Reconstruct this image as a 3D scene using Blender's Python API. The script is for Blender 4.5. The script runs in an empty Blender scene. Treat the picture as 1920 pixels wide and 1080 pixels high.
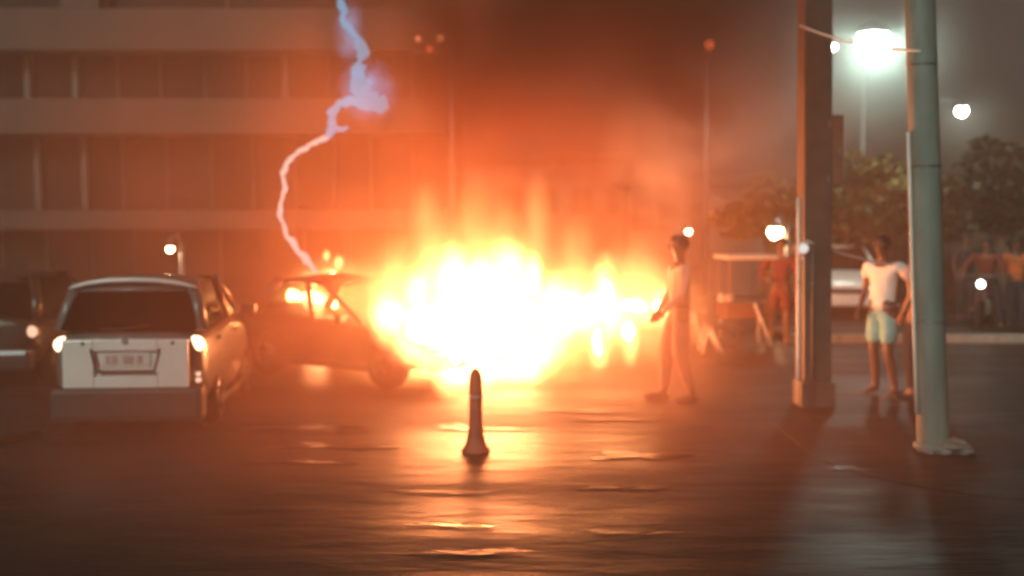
import bpy, bmesh, math, random
from mathutils import Vector, Matrix, noise
R = math.radians
random.seed(7)
S = bpy.context.scene
COL = S.collection

# ---------------------------------------------------------------- camera, sky, light, exposure
CAMH, PITCH, FPX = 2.2, 4.0, 2059.0
cam_d = bpy.data.cameras.new('camera')
cam_d.sensor_width = 36.0
cam_d.lens = 36.0 * FPX / 1920.0
cam_d.clip_start = 0.1
cam_d.clip_end = 500
cam_d.dof.use_dof = True                     # a phone camera that did not hold its focus
cam_d.dof.focus_distance = 5.0
cam_d.dof.aperture_fstop = (cam_d.lens / 1000.0) / 0.034
cam = bpy.data.objects.new('camera', cam_d)
COL.objects.link(cam)
cam.location = (0, 0, CAMH)
cam.rotation_euler = (R(90 - PITCH), 0, 0)
S.camera = cam

W = bpy.data.worlds.new('World')
S.world = W
W.use_nodes = True
wn = W.node_tree
sky = wn.nodes.new('ShaderNodeTexSky')
sky.sky_type = 'NISHITA'
sky.sun_disc = False
sky.sun_elevation = R(28)
sky.sun_rotation = R(205)
bg = wn.nodes['Background']
wn.links.new(sky.outputs[0], bg.inputs[0])
bg.inputs[1].default_value = 0.0035

sun_d = bpy.data.lights.new('front_fill', 'SUN')  # added fill from behind the camera for tailgate and pole, no real moon
sun_d.energy = 1.8
sun_d.angle = R(20)
sun_d.color = (0.84, 1.0, 0.88)
sun = bpy.data.objects.new('front_fill', sun_d)
COL.objects.link(sun)
sun.rotation_euler = (R(62), 0, R(-25))

S.view_settings.view_transform = 'Standard'
S.view_settings.look = 'None'
S.view_settings.gamma = 1
S.view_settings.exposure = 0.0
S.view_settings.use_curve_mapping = False
S.render.engine = 'CYCLES'
S.cycles.use_denoising = True
S.cycles.max_bounces = 6
S.cycles.diffuse_bounces = 2
S.cycles.glossy_bounces = 3
S.cycles.transmission_bounces = 5
S.cycles.volume_bounces = 2
S.cycles.transparent_max_bounces = 16
S.cycles.sample_clamp_indirect = 4.0
S.cycles.volume_step_rate = 2.0
S.cycles.volume_max_steps = 160
S.cycles.caustics_reflective = False
S.cycles.caustics_refractive = False

CP, SP = math.cos(R(PITCH)), math.sin(R(PITCH))
def ray(px, py):
    u, v = (px - 960) / FPX, (540 - py) / FPX
    return Vector((u, CP + v * SP, -SP + v * CP))
def at(px, py, Y):
    d = ray(px, py)
    return Vector((0, 0, CAMH)) + d * (Y / d.y)
def gnd(px, py, z=0.0):
    d = ray(px, py)
    return Vector((0, 0, CAMH)) + d * ((z - CAMH) / d.z)

# ---------------------------------------------------------------- materials
def mat(name, col, rough=0.7, metal=0.0, spec=0.5, nscale=0, namt=0.0, bump=0.0, coat=0.0, ndetail=4, stretch=(1, 1, 1)):
    m = bpy.data.materials.new(name)
    m.use_nodes = True
    nt = m.node_tree
    b = nt.nodes['Principled BSDF']
    b.inputs['Base Color'].default_value = (*col, 1)
    b.inputs['Roughness'].default_value = rough
    b.inputs['Metallic'].default_value = metal
    b.inputs['Specular IOR Level'].default_value = spec
    b.inputs['Coat Weight'].default_value = coat
    b.inputs['Coat Roughness'].default_value = 0.08
    if nscale:
        tc = nt.nodes.new('ShaderNodeTexCoord')
        mp = nt.nodes.new('ShaderNodeMapping')
        mp.inputs['Scale'].default_value = stretch
        nt.links.new(tc.outputs['Object'], mp.inputs[0])
        n = nt.nodes.new('ShaderNodeTexNoise')
        n.inputs['Scale'].default_value = nscale
        n.inputs['Detail'].default_value = ndetail
        nt.links.new(mp.outputs[0], n.inputs['Vector'])
        if namt:
            r = nt.nodes.new('ShaderNodeValToRGB')
            r.color_ramp.elements[0].position = 0.3
            r.color_ramp.elements[1].position = 0.7
            r.color_ramp.elements[0].color = (*[c * (1 - namt) for c in col], 1)
            r.color_ramp.elements[1].color = (*[min(1, c * (1 + namt)) for c in col], 1)
            nt.links.new(n.outputs['Fac'], r.inputs[0])
            nt.links.new(r.outputs[0], b.inputs['Base Color'])
            mr = nt.nodes.new('ShaderNodeMapRange')
            mr.inputs['To Min'].default_value = max(0.02, rough * 0.8)
            mr.inputs['To Max'].default_value = min(1, rough * 1.2)
            nt.links.new(n.outputs['Fac'], mr.inputs[0])
            nt.links.new(mr.outputs[0], b.inputs['Roughness'])
        if bump:
            bp = nt.nodes.new('ShaderNodeBump')
            bp.inputs['Strength'].default_value = bump
            bp.inputs['Distance'].default_value = 0.02
            nt.links.new(n.outputs['Fac'], bp.inputs['Height'])
            nt.links.new(bp.outputs[0], b.inputs['Normal'])
    return m

def emit(name, col, strength):
    m = bpy.data.materials.new(name)
    m.use_nodes = True
    nt = m.node_tree
    nt.nodes.remove(nt.nodes['Principled BSDF'])
    e = nt.nodes.new('ShaderNodeEmission')
    e.inputs[0].default_value = (*col, 1)
    e.inputs[1].default_value = strength
    nt.links.new(e.outputs[0], nt.nodes['Material Output'].inputs['Surface'])
    return m

def glass(name, tint=(0.9, 0.9, 0.9), alpha=0.35, rough=0.05):
    m = bpy.data.materials.new(name)
    m.use_nodes = True
    nt = m.node_tree
    nt.nodes.remove(nt.nodes['Principled BSDF'])
    t = nt.nodes.new('ShaderNodeBsdfTransparent')
    t.inputs[0].default_value = (*tint, 1)
    g = nt.nodes.new('ShaderNodeBsdfGlossy')
    g.inputs['Roughness'].default_value = rough
    g.inputs[0].default_value = (0.9, 0.9, 0.9, 1)
    lw = nt.nodes.new('ShaderNodeLayerWeight')
    p4 = nt.nodes.new('ShaderNodeMath'); p4.operation = 'POWER'; p4.inputs[1].default_value = 4.0
    nt.links.new(lw.outputs['Facing'], p4.inputs[0])
    fr = nt.nodes.new('ShaderNodeMath'); fr.operation = 'MULTIPLY_ADD'
    fr.inputs[1].default_value = 0.6; fr.inputs[2].default_value = 0.04
    nt.links.new(p4.outputs[0], fr.inputs[0])
    mx = nt.nodes.new('ShaderNodeMixShader')
    nt.links.new(fr.outputs[0], mx.inputs[0])
    nt.links.new(t.outputs[0], mx.inputs[1])
    nt.links.new(g.outputs[0], mx.inputs[2])
    nt.links.new(mx.outputs[0], nt.nodes['Material Output'].inputs['Surface'])
    return m

def soft_volume(name, mode, col, strength, nscale=1.5, lo=0.3, hi=0.75, power=1.5, detail=3, zstretch=1.0, absorb=None, aniso=0.0):
    """A ball of gas, densest in its middle and frayed by noise; mode is 'emit' or 'scatter'."""
    m = bpy.data.materials.new(name)
    m.use_nodes = True
    nt = m.node_tree
    L = nt.links
    nt.nodes.remove(nt.nodes['Principled BSDF'])
    tc = nt.nodes.new('ShaderNodeTexCoord')
    ln = nt.nodes.new('ShaderNodeVectorMath'); ln.operation = 'LENGTH'
    L.new(tc.outputs['Object'], ln.inputs[0])
    inv = nt.nodes.new('ShaderNodeMath'); inv.operation = 'SUBTRACT'; inv.use_clamp = True
    inv.inputs[0].default_value = 1.0
    L.new(ln.outputs['Value'], inv.inputs[1])
    pw = nt.nodes.new('ShaderNodeMath'); pw.operation = 'POWER'; pw.inputs[1].default_value = power
    L.new(inv.outputs[0], pw.inputs[0])
    geo = nt.nodes.new('ShaderNodeNewGeometry')
    mp = nt.nodes.new('ShaderNodeMapping'); mp.inputs['Scale'].default_value = (1, 1, zstretch)
    L.new(geo.outputs['Position'], mp.inputs[0])
    n = nt.nodes.new('ShaderNodeTexNoise')
    n.inputs['Scale'].default_value = nscale
    n.inputs['Detail'].default_value = detail
    n.inputs['Distortion'].default_value = 0.6
    L.new(mp.outputs[0], n.inputs['Vector'])
    mr = nt.nodes.new('ShaderNodeMapRange')
    mr.inputs['From Min'].default_value = lo
    mr.inputs['From Max'].default_value = hi
    L.new(n.outputs['Fac'], mr.inputs[0])
    mu = nt.nodes.new('ShaderNodeMath'); mu.operation = 'MULTIPLY'
    L.new(pw.outputs[0], mu.inputs[0]); L.new(mr.outputs[0], mu.inputs[1])
    m2 = nt.nodes.new('ShaderNodeMath'); m2.operation = 'MULTIPLY'; m2.inputs[1].default_value = strength
    L.new(mu.outputs[0], m2.inputs[0])
    if mode == 'emit':
        e = nt.nodes.new('ShaderNodeEmission')
        e.inputs[0].default_value = (*col, 1)
        L.new(m2.outputs[0], e.inputs[1])
        L.new(e.outputs[0], nt.nodes['Material Output'].inputs['Volume'])
    else:
        v = nt.nodes.new('ShaderNodeVolumePrincipled')
        v.inputs['Color'].default_value = (*col, 1)
        v.inputs['Anisotropy'].default_value = aniso
        L.new(m2.outputs[0], v.inputs['Density'])
        L.new(v.outputs[0], nt.nodes['Material Output'].inputs['Volume'])
    return m

# ---------------------------------------------------------------- mesh helpers
def link(o, parent=None):
    COL.objects.link(o)
    if parent is not None:
        o.parent = parent
    return o
def obj(name, bm, m, parent=None, smooth=False):
    me = bpy.data.meshes.new(name)
    bmesh.ops.recalc_face_normals(bm, faces=bm.faces[:])
    if smooth:
        for f in bm.faces: f.smooth = True
    bm.to_mesh(me); bm.free()
    if m is not None: me.materials.append(m)
    return link(bpy.data.objects.new(name, me), parent)
def tag(o, label=None, cat=None, group=None, kind=None):
    if label: o['label'] = label
    if cat: o['category'] = cat
    if group: o['group'] = group
    if kind: o['kind'] = kind
    return o
def thing(name, label, cat, loc=(0, 0, 0), rz=0.0, group=None, scale=1.0):
    o = bpy.data.objects.new(name, None)
    o.empty_display_size = 0.2
    link(o)
    o.location = loc; o.rotation_euler = (0, 0, rz); o.scale = (scale,) * 3
    return tag(o, label, cat, group)
def copy_tree(o, parent=None):
    c = o.copy(); COL.objects.link(c); c.parent = parent
    for ch in list(o.children): copy_tree(ch, c)
    return c
def box(bm, c, s, rot=None, bev=0.0, taper=None):
    r = bmesh.ops.create_cube(bm, size=1.0)
    vs = r['verts']
    M = Matrix.Translation(Vector(c)) @ (rot.to_4x4() if rot else Matrix()) @ Matrix.Diagonal((*s, 1))
    if taper:
        for v in vs:
            if v.co.z > 0: v.co.x *= taper; v.co.y *= taper
    bmesh.ops.transform(bm, matrix=M, verts=vs)
    if bev:
        es = list({e for v in vs for e in v.link_edges})
        bmesh.ops.bevel(bm, geom=es, offset=bev, segments=2, affect='EDGES', profile=0.6)
    return bm
def cyl(bm, a, b, r1, r2=None, n=16, caps=True):
    a, b = Vector(a), Vector(b)
    r2 = r1 if r2 is None else r2
    d = b - a
    q = Vector((0, 0, 1)).rotation_difference(d.normalized())
    M = Matrix.Translation((a + b) / 2) @ q.to_matrix().to_4x4()
    bmesh.ops.create_cone(bm, cap_ends=caps, segments=n, radius1=r1, radius2=r2, depth=d.length, matrix=M)
    return bm
def ball(bm, c, s, sub=2, rot=None):
    s = (s,) * 3 if isinstance(s, (int, float)) else s
    M = Matrix.Translation(Vector(c)) @ (rot.to_4x4() if rot else Matrix()) @ Matrix.Diagonal((*s, 1))
    bmesh.ops.create_icosphere(bm, subdivisions=sub, radius=1.0, matrix=M)
    return bm
def tube(bm, pts, rad, n=8):
    pts = [Vector(p) for p in pts]
    rads = rad if isinstance(rad, (list, tuple)) else [rad] * len(pts)
    rings = []
    for i, p in enumerate(pts):
        t = (pts[min(i + 1, len(pts) - 1)] - pts[max(i - 1, 0)]).normalized()
        q = Vector((0, 0, 1)).rotation_difference(t)
        ring = []
        for k in range(n):
            a = 2 * math.pi * k / n
            ring.append(bm.verts.new(p + q @ Vector((math.cos(a) * rads[i], math.sin(a) * rads[i], 0))))
        rings.append(ring)
    for r0, r1 in zip(rings, rings[1:]):
        for k in range(n):
            bm.faces.new((r0[k], r0[(k + 1) % n], r1[(k + 1) % n], r1[k]))
    bm.faces.new(rings[0][::-1]); bm.faces.new(rings[-1])
    return bm
def torus(bm, c, axis, r, t, n=24, k=8):
    c = Vector(c); q = Vector((0, 0, 1)).rotation_difference(Vector(axis).normalized())
    rings = []
    for i in range(n):
        a = 2 * math.pi * i / n
        ring = []
        for j in range(k):
            b = 2 * math.pi * j / k
            ring.append(bm.verts.new(c + q @ Vector(((r + t * math.cos(b)) * math.cos(a), (r + t * math.cos(b)) * math.sin(a), t * math.sin(b)))))
        rings.append(ring)
    for i in range(n):
        for j in range(k):
            bm.faces.new((rings[i][j], rings[(i + 1) % n][j], rings[(i + 1) % n][(j + 1) % k], rings[i][(j + 1) % k]))
    return bm
def slab(bm, poly, z0, z1):
    """closed prism over a polygon in plan"""
    lo = [bm.verts.new((x, y, z0)) for x, y in poly]
    hi = [bm.verts.new((x, y, z1)) for x, y in poly]
    bm.faces.new(hi); bm.faces.new(lo[::-1])
    n = len(poly)
    for i in range(n):
        bm.faces.new((lo[i], lo[(i + 1) % n], hi[(i + 1) % n], hi[i]))
    return bm
def panel(bm, quad, th):
    """a sheet over 3D corner points with its own thickness"""
    P = [Vector(p) for p in quad]
    nrm = (P[1] - P[0]).cross(P[2] - P[0]).normalized() * th
    a = [bm.verts.new(p) for p in P]; b = [bm.verts.new(p - nrm) for p in P]
    bm.faces.new(a); bm.faces.new(b[::-1])
    for i in range(len(P)):
        j = (i + 1) % len(P)
        bm.faces.new((a[i], b[i], b[j], a[j]))
    return bm
def BM(): return bmesh.new()

# ---------------------------------------------------------------- palette
def wet_ground(name, base, r0, r1, bump, wave):
    m = bpy.data.materials.new(name)
    m.use_nodes = True
    nt = m.node_tree; L = nt.links
    b = nt.nodes['Principled BSDF']
    geo = nt.nodes.new('ShaderNodeNewGeometry')
    mp = nt.nodes.new('ShaderNodeMapping'); mp.inputs['Scale'].default_value = (0.35, 1.0, 1.0)
    L.new(geo.outputs['Position'], mp.inputs[0])
    big = nt.nodes.new('ShaderNodeTexNoise'); big.inputs['Scale'].default_value = 0.55; big.inputs['Detail'].default_value = 4
    L.new(mp.outputs[0], big.inputs['Vector'])
    rip = nt.nodes.new('ShaderNodeTexNoise'); rip.inputs['Scale'].default_value = wave; rip.inputs['Detail'].default_value = 3
    L.new(mp.outputs[0], rip.inputs['Vector'])
    grit = nt.nodes.new('ShaderNodeTexNoise'); grit.inputs['Scale'].default_value = 60; grit.inputs['Detail'].default_value = 5
    L.new(geo.outputs['Position'], grit.inputs['Vector'])
    rp = nt.nodes.new('ShaderNodeValToRGB')
    rp.color_ramp.elements[0].position = 0.35; rp.color_ramp.elements[1].position = 0.7
    rp.color_ramp.elements[0].color = (*[c * 0.55 for c in base], 1)
    rp.color_ramp.elements[1].color = (*[c * 1.4 for c in base], 1)
    L.new(big.outputs['Fac'], rp.inputs[0]); L.new(rp.outputs[0], b.inputs['Base Color'])
    mr = nt.nodes.new('ShaderNodeMapRange')
    mr.inputs['From Min'].default_value = 0.42; mr.inputs['From Max'].default_value = 0.6
    mr.inputs['To Min'].default_value = r0; mr.inputs['To Max'].default_value = r1
    L.new(big.outputs['Fac'], mr.inputs[0]); L.new(mr.outputs[0], b.inputs['Roughness'])
    b1 = nt.nodes.new('ShaderNodeBump'); b1.inputs['Strength'].default_value = bump; b1.inputs['Distance'].default_value = 0.06
    L.new(rip.outputs['Fac'], b1.inputs['Height'])
    b2 = nt.nodes.new('ShaderNodeBump'); b2.inputs['Strength'].default_value = 0.12; b2.inputs['Distance'].default_value = 0.01
    L.new(grit.outputs['Fac'], b2.inputs['Height']); L.new(b1.outputs[0], b2.inputs['Normal'])
    L.new(b2.outputs[0], b.inputs['Normal'])
    b.inputs['Specular IOR Level'].default_value = 0.17
    return m

M = {
    'road': wet_ground('wet_asphalt', (0.022, 0.019, 0.018), 0.42, 0.68, 0.4, 3.6),
    'pavement': wet_ground('wet_paving', (0.022, 0.019, 0.018), 0.42, 0.68, 0.4, 3.6),
    'kerb': mat('kerb_concrete', (0.33, 0.31, 0.28), 0.7, nscale=9, namt=0.25, bump=0.3),
    'kerb_dark': wet_ground('wet_kerb', (0.06, 0.056, 0.05), 0.3, 0.5, 0.2, 4.0),
    'concrete': mat('facade_concrete', (0.075, 0.060, 0.05), 0.85, nscale=1.2, namt=0.18, bump=0.25, stretch=(1, 1, 0.35)),
    'pane': mat('dark_pane', (0.012, 0.008, 0.007), 0.30, nscale=0.6, namt=0.4, spec=0.12),
    'pane_blind': mat('blind_behind_pane', (0.030, 0.020, 0.016), 0.6, spec=0.1, nscale=3, namt=0.3, stretch=(.2, 1, 8)),
    'pane_brown': mat('brown_pane', (0.020, 0.010, 0.008), 0.3, spec=0.12, nscale=0.8, namt=0.5),
    'mullion': mat('mullion_metal', (0.09, 0.075, 0.065), 0.5, nscale=4, namt=0.15),
    'inner': mat('dark_interior', (0.03, 0.028, 0.026), 0.9, nscale=2, namt=0.2),
    'column': mat('painted_column', (0.085, 0.06, 0.045), 0.55, nscale=5, namt=0.25, bump=0.3),
    'trim': mat('pale_pipe_paint', (0.72, 0.68, 0.62), 0.35, nscale=6, namt=0.1),
    'pole': mat('green_grey_pole', (0.16, 0.21, 0.185), 0.6, nscale=6, namt=0.25, bump=0.35, stretch=(1, 1, 0.3)),
    'boxrust': mat('rusty_box', (0.20, 0.085, 0.05), 0.7, nscale=7, namt=0.35, bump=0.3),
    'metal': mat('dull_metal', (0.25, 0.25, 0.25), 0.45, 0.8, nscale=8, namt=0.2),
    'cable': mat('cable_rubber', (0.10, 0.10, 0.09), 0.5, nscale=20, namt=0.2),
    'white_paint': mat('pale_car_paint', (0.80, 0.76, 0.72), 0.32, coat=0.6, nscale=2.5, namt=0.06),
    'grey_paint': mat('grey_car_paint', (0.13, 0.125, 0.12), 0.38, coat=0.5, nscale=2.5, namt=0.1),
    'dark_paint': mat('dark_car_paint', (0.030, 0.026, 0.026), 0.36, coat=0.4, nscale=2.5, namt=0.15),
    'plastic': mat('dark_plastic', (0.04, 0.034, 0.03), 0.6, nscale=12, namt=0.2),
    'rubber': mat('tyre_rubber', (0.02, 0.02, 0.02), 0.85, nscale=20, namt=0.2),
    'rim': mat('wheel_rim', (0.10, 0.10, 0.10), 0.35, 0.8, nscale=8, namt=0.1),
    'glass': glass('clear_glass', (0.80, 0.84, 0.82)),
    'glass_dark': glass('tinted_glass', (0.12, 0.12, 0.12), rough=0.12),
    'plate': mat('plate_white', (0.6, 0.58, 0.55), 0.5, nscale=15, namt=0.1),
    'smudge': mat('plate_smudge', (0.42, 0.31, 0.27), 0.6, nscale=15, namt=0.2),
    'skin': mat('dark_skin', (0.13, 0.062, 0.038), 0.5, nscale=12, namt=0.12),
    'skin_mid': mat('brown_skin', (0.26, 0.13, 0.08), 0.5, nscale=12, namt=0.12),
    'hair': mat('black_hair', (0.012, 0.010, 0.010), 0.7, nscale=40, namt=0.3, bump=0.5),
    'eye': mat('eye', (0.02, 0.015, 0.012), 0.2, nscale=10, namt=0.1),
    'white_cloth': mat('white_cotton', (0.78, 0.77, 0.74), 0.9, nscale=10, namt=0.05, bump=0.3),
    'grey_cloth': mat('grey_cotton', (0.36, 0.35, 0.35), 0.9, nscale=10, namt=0.1, bump=0.3),
    'teal_cloth': mat('teal_shorts', (0.24, 0.50, 0.48), 0.85, nscale=8, namt=0.15, bump=0.3),
    'red_cloth': mat('maroon_cloth', (0.20, 0.045, 0.03), 0.85, nscale=8, namt=0.2, bump=0.3),
    'orange_cloth': mat('orange_cloth', (0.62, 0.15, 0.04), 0.85, nscale=8, namt=0.15, bump=0.3),
    'dark_cloth': mat('dark_cloth', (0.035, 0.033, 0.04), 0.85, nscale=8, namt=0.2, bump=0.3),
    'canvas': mat('pale_canvas', (0.70, 0.66, 0.60), 0.9, nscale=5, namt=0.1, bump=0.4),
    'warm_cloth': mat('beige_cloth', (0.52, 0.37, 0.29), 0.9, nscale=8, namt=0.15, bump=0.4),
    'brown_cloth': mat('brown_cloth', (0.34, 0.20, 0.14), 0.9, nscale=8, namt=0.2, bump=0.4),
    'canvas_brown': mat('brown_cap', (0.16, 0.06, 0.035), 0.9, nscale=8, namt=0.2),
    'wood': mat('worn_wood', (0.28, 0.17, 0.09), 0.7, nscale=6, namt=0.3, bump=0.4, stretch=(1, 1, 0.2)),
    'bark': mat('bark', (0.10, 0.075, 0.05), 0.9, nscale=8, namt=0.4, bump=0.8, stretch=(1, 1, 0.3)),
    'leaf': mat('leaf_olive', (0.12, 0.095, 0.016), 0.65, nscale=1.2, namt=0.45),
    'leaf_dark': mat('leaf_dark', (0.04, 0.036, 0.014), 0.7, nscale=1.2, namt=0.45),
    'rubble': mat('rubble_stone', (0.20, 0.20, 0.18), 0.7, nscale=8, namt=0.3, bump=0.6),
    'bollard': mat('bollard_paint', (0.42, 0.15, 0.08), 0.6, nscale=8, namt=0.3, bump=0.3),
    'wall': mat('far_wall', (0.09, 0.075, 0.06), 0.9, nscale=2, namt=0.25, bump=0.2),
}
E = {
    'fire_core': emit('fire_core', (1.0, 0.27, 0.09), 185.0),
    'fire_small': emit('fire_small', (1.0, 0.34, 0.12), 60.0),
    'tail': emit('lit_lamp_warm', (1.0, 0.62, 0.38), 5.0),
    'tail_dim': emit('lit_lamp_dim', (1.0, 0.55, 0.36), 1.6),
    'flood': emit('floodlight', (0.74, 1.0, 0.88), 100.0),
    'lamp_small': emit('small_lamp', (0.95, 1.0, 0.88), 40.0),
    'lamp_warm': emit('warm_globe', (1.0, 0.62, 0.30), 60.0),
    'lamp_dim': emit('dim_globe', (1.0, 0.8, 0.66), 4.0),
    'red': emit('red_signal', (1.0, 0.16, 0.05), 3.0),
    'red_dim': emit('orange_signal', (1.0, 0.30, 0.12), 3.0),
    'arc_blue': emit('arc_blue', (0.12, 0.50, 0.76), 1.0),
    'arc_pale': emit('arc_pale', (.80, 0.76, 0.68), 1.0),
}

# ---------------------------------------------------------------- ground
bm = BM()
slab(bm, [(-150, -30), (150, -30), (150, 260), (-150, 260)], -0.6, 0.0)
tag(obj('road', bm, M['road']), kind='structure')
PZ = 0.006
corner = [(2.55 + 1.9 - 1.9 * math.cos(a), 9.9 - 1.9 * math.sin(a)) for a in [R(x) for x in range(0, 91, 10)]]
poly = [(2.55, 14.8)] + corner + [(12.0, 8.0), (12.0, 14.8)]
inner = [(x + (0.16 if x < 11 else 0), y + (0.0 if x < 2.6 else 0.14)) for x, y in poly]
bm = BM(); slab(bm, [(2.71, 14.8)] + [(2.71 + 1.74 - 1.74 * math.cos(a), 9.9 - 1.74 * math.sin(a)) for a in [R(x) for x in range(0, 91, 10)]] + [(12.0, 8.16), (12.0, 14.8)], 0.001, PZ)
tag(obj('pavement', bm, M['pavement']), kind='structure')
pav = bpy.data.objects['pavement']
# kerb stones round its edge, each one a stone
edge = [(2.55, 14.8)] + corner + [(12.0, 8.0)]
def walk(path, step):
    out = []; acc = 0.0
    for (x0, y0), (x1, y1) in zip(path, path[1:]):
        L = math.hypot(x1 - x0, y1 - y0)
        n = max(1, round(L / step))
        for k in range(n):
            a, b = k / n, (k + 1) / n
            out.append(((x0 + (x1 - x0) * a, y0 + (y1 - y0) * a), (x0 + (x1 - x0) * b, y0 + (y1 - y0) * b)))
    return out
def kerb_run(path, step, root, w=0.15, h=PZ + 0.006, mt='kerb', z0=0.002):
    for (a, b) in walk(path, step):
        L = math.hypot(b[0] - a[0], b[1] - a[1])
        ang = math.atan2(b[1] - a[1], b[0] - a[0])
        bm = BM(); box(bm, (0, 0, 0), (L - 0.012, w, h - z0), bev=0.012)
        o = obj('kerb_stone', bm, M[mt], root)
        o.location = ((a[0] + b[0]) / 2 - math.sin(ang) * w / 2, (a[1] + b[1]) / 2 + math.cos(ang) * w / 2, (h + z0) / 2 + random.uniform(-.003, .003))
        o.rotation_euler = (0, 0, ang)
# the far median with its pale kerb
bm = BM(); slab(bm, [(4.6, 18.36), (16, 18.36), (16, 19.6), (4.6, 19.6)], 0.001, 0.14)
tag(obj('traffic_island', bm, M['pavement']), kind='structure')
kr2 = thing('kerb', None, None); kr2['kind'] = 'structure'
kerb_run([(4.6, 18.2), (16, 18.2)], 0.9, kr2, h=0.15)
pud = wet_ground('puddle_water', (0.015, 0.013, 0.012), 0.26, 0.48, 0.6, 8.0)
rp = random.Random(12)
for (px, py, w, d_) in ((585, 803, .80, .26), (600, 838, .75, .15), (560, 868, .5, .08), (855, 802, .28, .20), (1205, 856, .40, .16), (1155, 787, .6, .12), (845, 925, .42, .07), (855, 985, .36, .06), (1215, 915, .55, .07), (900, 1035, .42, .07), (1170, 1000, .50, .05), (1060, 772, .5, .10), (1590, 880, .34, .10), (960, 806, .8, .05)):
    g_ = gnd(px, py); bm = BM(); n = 40; q = rp.uniform(0, 50)
    vs = []
    for k in range(n):
        a = 2 * math.pi * k / n
        f = .75 + .8 * noise.noise(Vector((math.cos(a) * 1.6 + q, math.sin(a) * 1.6, q))) + .25 * noise.noise(Vector((math.cos(a) * 6 + q, math.sin(a) * 6, q)))
        vs.append(bm.verts.new((g_.x + math.cos(a) * w * f, g_.y + math.sin(a) * d_ * f + .18 * d_ * math.sin(3 * a + q), .010)))
    bm.faces.new(vs)
    tag(obj('puddle', bm, pud), kind='structure')
# strip of pavement at the far left, beside the parked car
lk = gnd(95, 815)
bm = BM(); slab(bm, [(-9, lk.y - 0.5), (lk.x - 0.25, lk.y - 0.55), (lk.x - 0.02, lk.y - 0.1), (lk.x - 0.3, lk.y + 0.05), (-9, lk.y + 0.05)], 0.001, 0.07)
bmesh.ops.bevel(bm, geom=[e for e in bm.edges], offset=0.03, segments=3, affect='EDGES')
tag(obj('pavement', bm, M['pavement']), kind='structure')

# ---------------------------------------------------------------- office building, left
BY = 26.0
def bx_(px): return at(px, 400, BY).x
def bz_(py): return at(0, py, BY).z
bld = thing('office_building', 'large concrete office building with pale floor bands and dark strip windows behind the parked car', 'building', (bx_(300), BY, 0))
BX, BR, BL = bx_(300), bx_(838), bx_(-420)
def bpart(name, x0, x1, y0, y1, z0, z1, m, bev=0.0, parent=bld):
    bm = BM(); box(bm, ((x0 + x1) / 2 - BX, (y0 + y1) / 2, (z0 + z1) / 2), (x1 - x0, y1 - y0, z1 - z0), bev=bev)
    return obj(name, bm, m, parent)
bands = [(bz_(98), bz_(20)), (bz_(253), bz_(187)), (bz_(430), bz_(394))]
top = bz_(-150)
bpart('wall', BL, BR, 1.2, 9.0, 0.0, top, M['inner'])
for z0, z1 in bands:
    bpart('floor_band', BL, BR, -0.35, 1.19, z0, z1, M['concrete'], 0.03)
bpart('floor_band', BL, BR, -0.35, 1.19, bz_(-70), top + 0.05, M['concrete'], 0.03)
bpart('corner_pier', BR - 0.9, BR, 0.0, 1.18, bands[0][1] + 0.01, bz_(-70) - 0.01, M['concrete'])
rows = [(bands[0][1], bz_(-70), [122, 195, 420, 640]),
        (bands[1][1], bands[0][0], [-180, -90, -45, 42, 133, 210, 292, 375, 455, 530, 610, 690, 770]),
        (bands[2][1], bands[1][0], [-180, -90, -40, 56, 146, 215, 300, 385, 465, 545, 620, 690, 770]),
        (0.35, bands[2][0], [-160, -70, -20, 66, 155, 235, 320, 400, 480, 560, 640, 720])]
for ri, (z0, z1, cuts) in enumerate(rows):
    xs = [BL] + [bx_(p) for p in cuts] + [BR - (0.9 if ri == 0 else 0.05)]
    for i in range(len(xs) - 1):
        if xs[i + 1] - xs[i] < 0.2: continue
        if ri == 0 and i in (1,):                    # the solid pier in the top storey
            bpart('pier', xs[i] + 0.02, xs[i + 1] - 0.02, 0.0, 1.1, z0 + 0.01, z1 - 0.01, M['concrete']); continue
        bpart('window_pane', xs[i] + 0.035, xs[i + 1] - 0.035, 0.62, 0.65, z0 + 0.01, z1 - 0.01, M[random.choice(('pane', 'pane', 'pane_brown', 'pane_blind'))])
    for i, p in enumerate(cuts):
        big = p in (42, 133, 530, 56, 146)
        w = 0.07 if big else 0.015
        x = bx_(p)
        bpart('mullion', x - w, x + w, 0.45 if big else 0.58, 0.7, z0 + 0.005, z1 - 0.005, M['mullion'], 0.0)

# far buildings behind the fire, faint in the smoke
for (p0, p1, pt, Y, nm, lb) in [(860, 1190, 300, 48, 'house', 'low far building faint in the smoke behind the fire'),
                                (1180, 1420, 345, 44, 'house', 'low flat roofed far building to the left of the trees')]:
    a, b = at(p0, 400, Y).x, at(p1, 400, Y).x
    hz = at(0, pt, Y).z
    t = thing(nm, lb, 'building', ((a + b) / 2, Y, 0))
    bm = BM(); box(bm, (0, 2, hz / 2), (b - a, 4, hz)); obj('wall', bm, M['wall'], t)
    bm = BM(); box(bm, (0, 1.9, hz + 0.15), (b - a + 0.6, 4.6, 0.3), bev=0.05); obj('roof', bm, M['concrete'], t)
    n = 5
    for k in range(n):
        x = -(b - a) / 2 + (k + 0.5) * (b - a) / n
        bm = BM(); box(bm, (x, -0.03, hz * 0.6), (0.9, 0.06, 1.1)); w = obj('window', bm, M['pane'], t)
        bm = BM(); box(bm, (x, -0.07, hz * 0.6 - 0.6), (1.1, 0.12, 0.08)); obj('sill', bm, M['concrete'], w)

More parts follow.
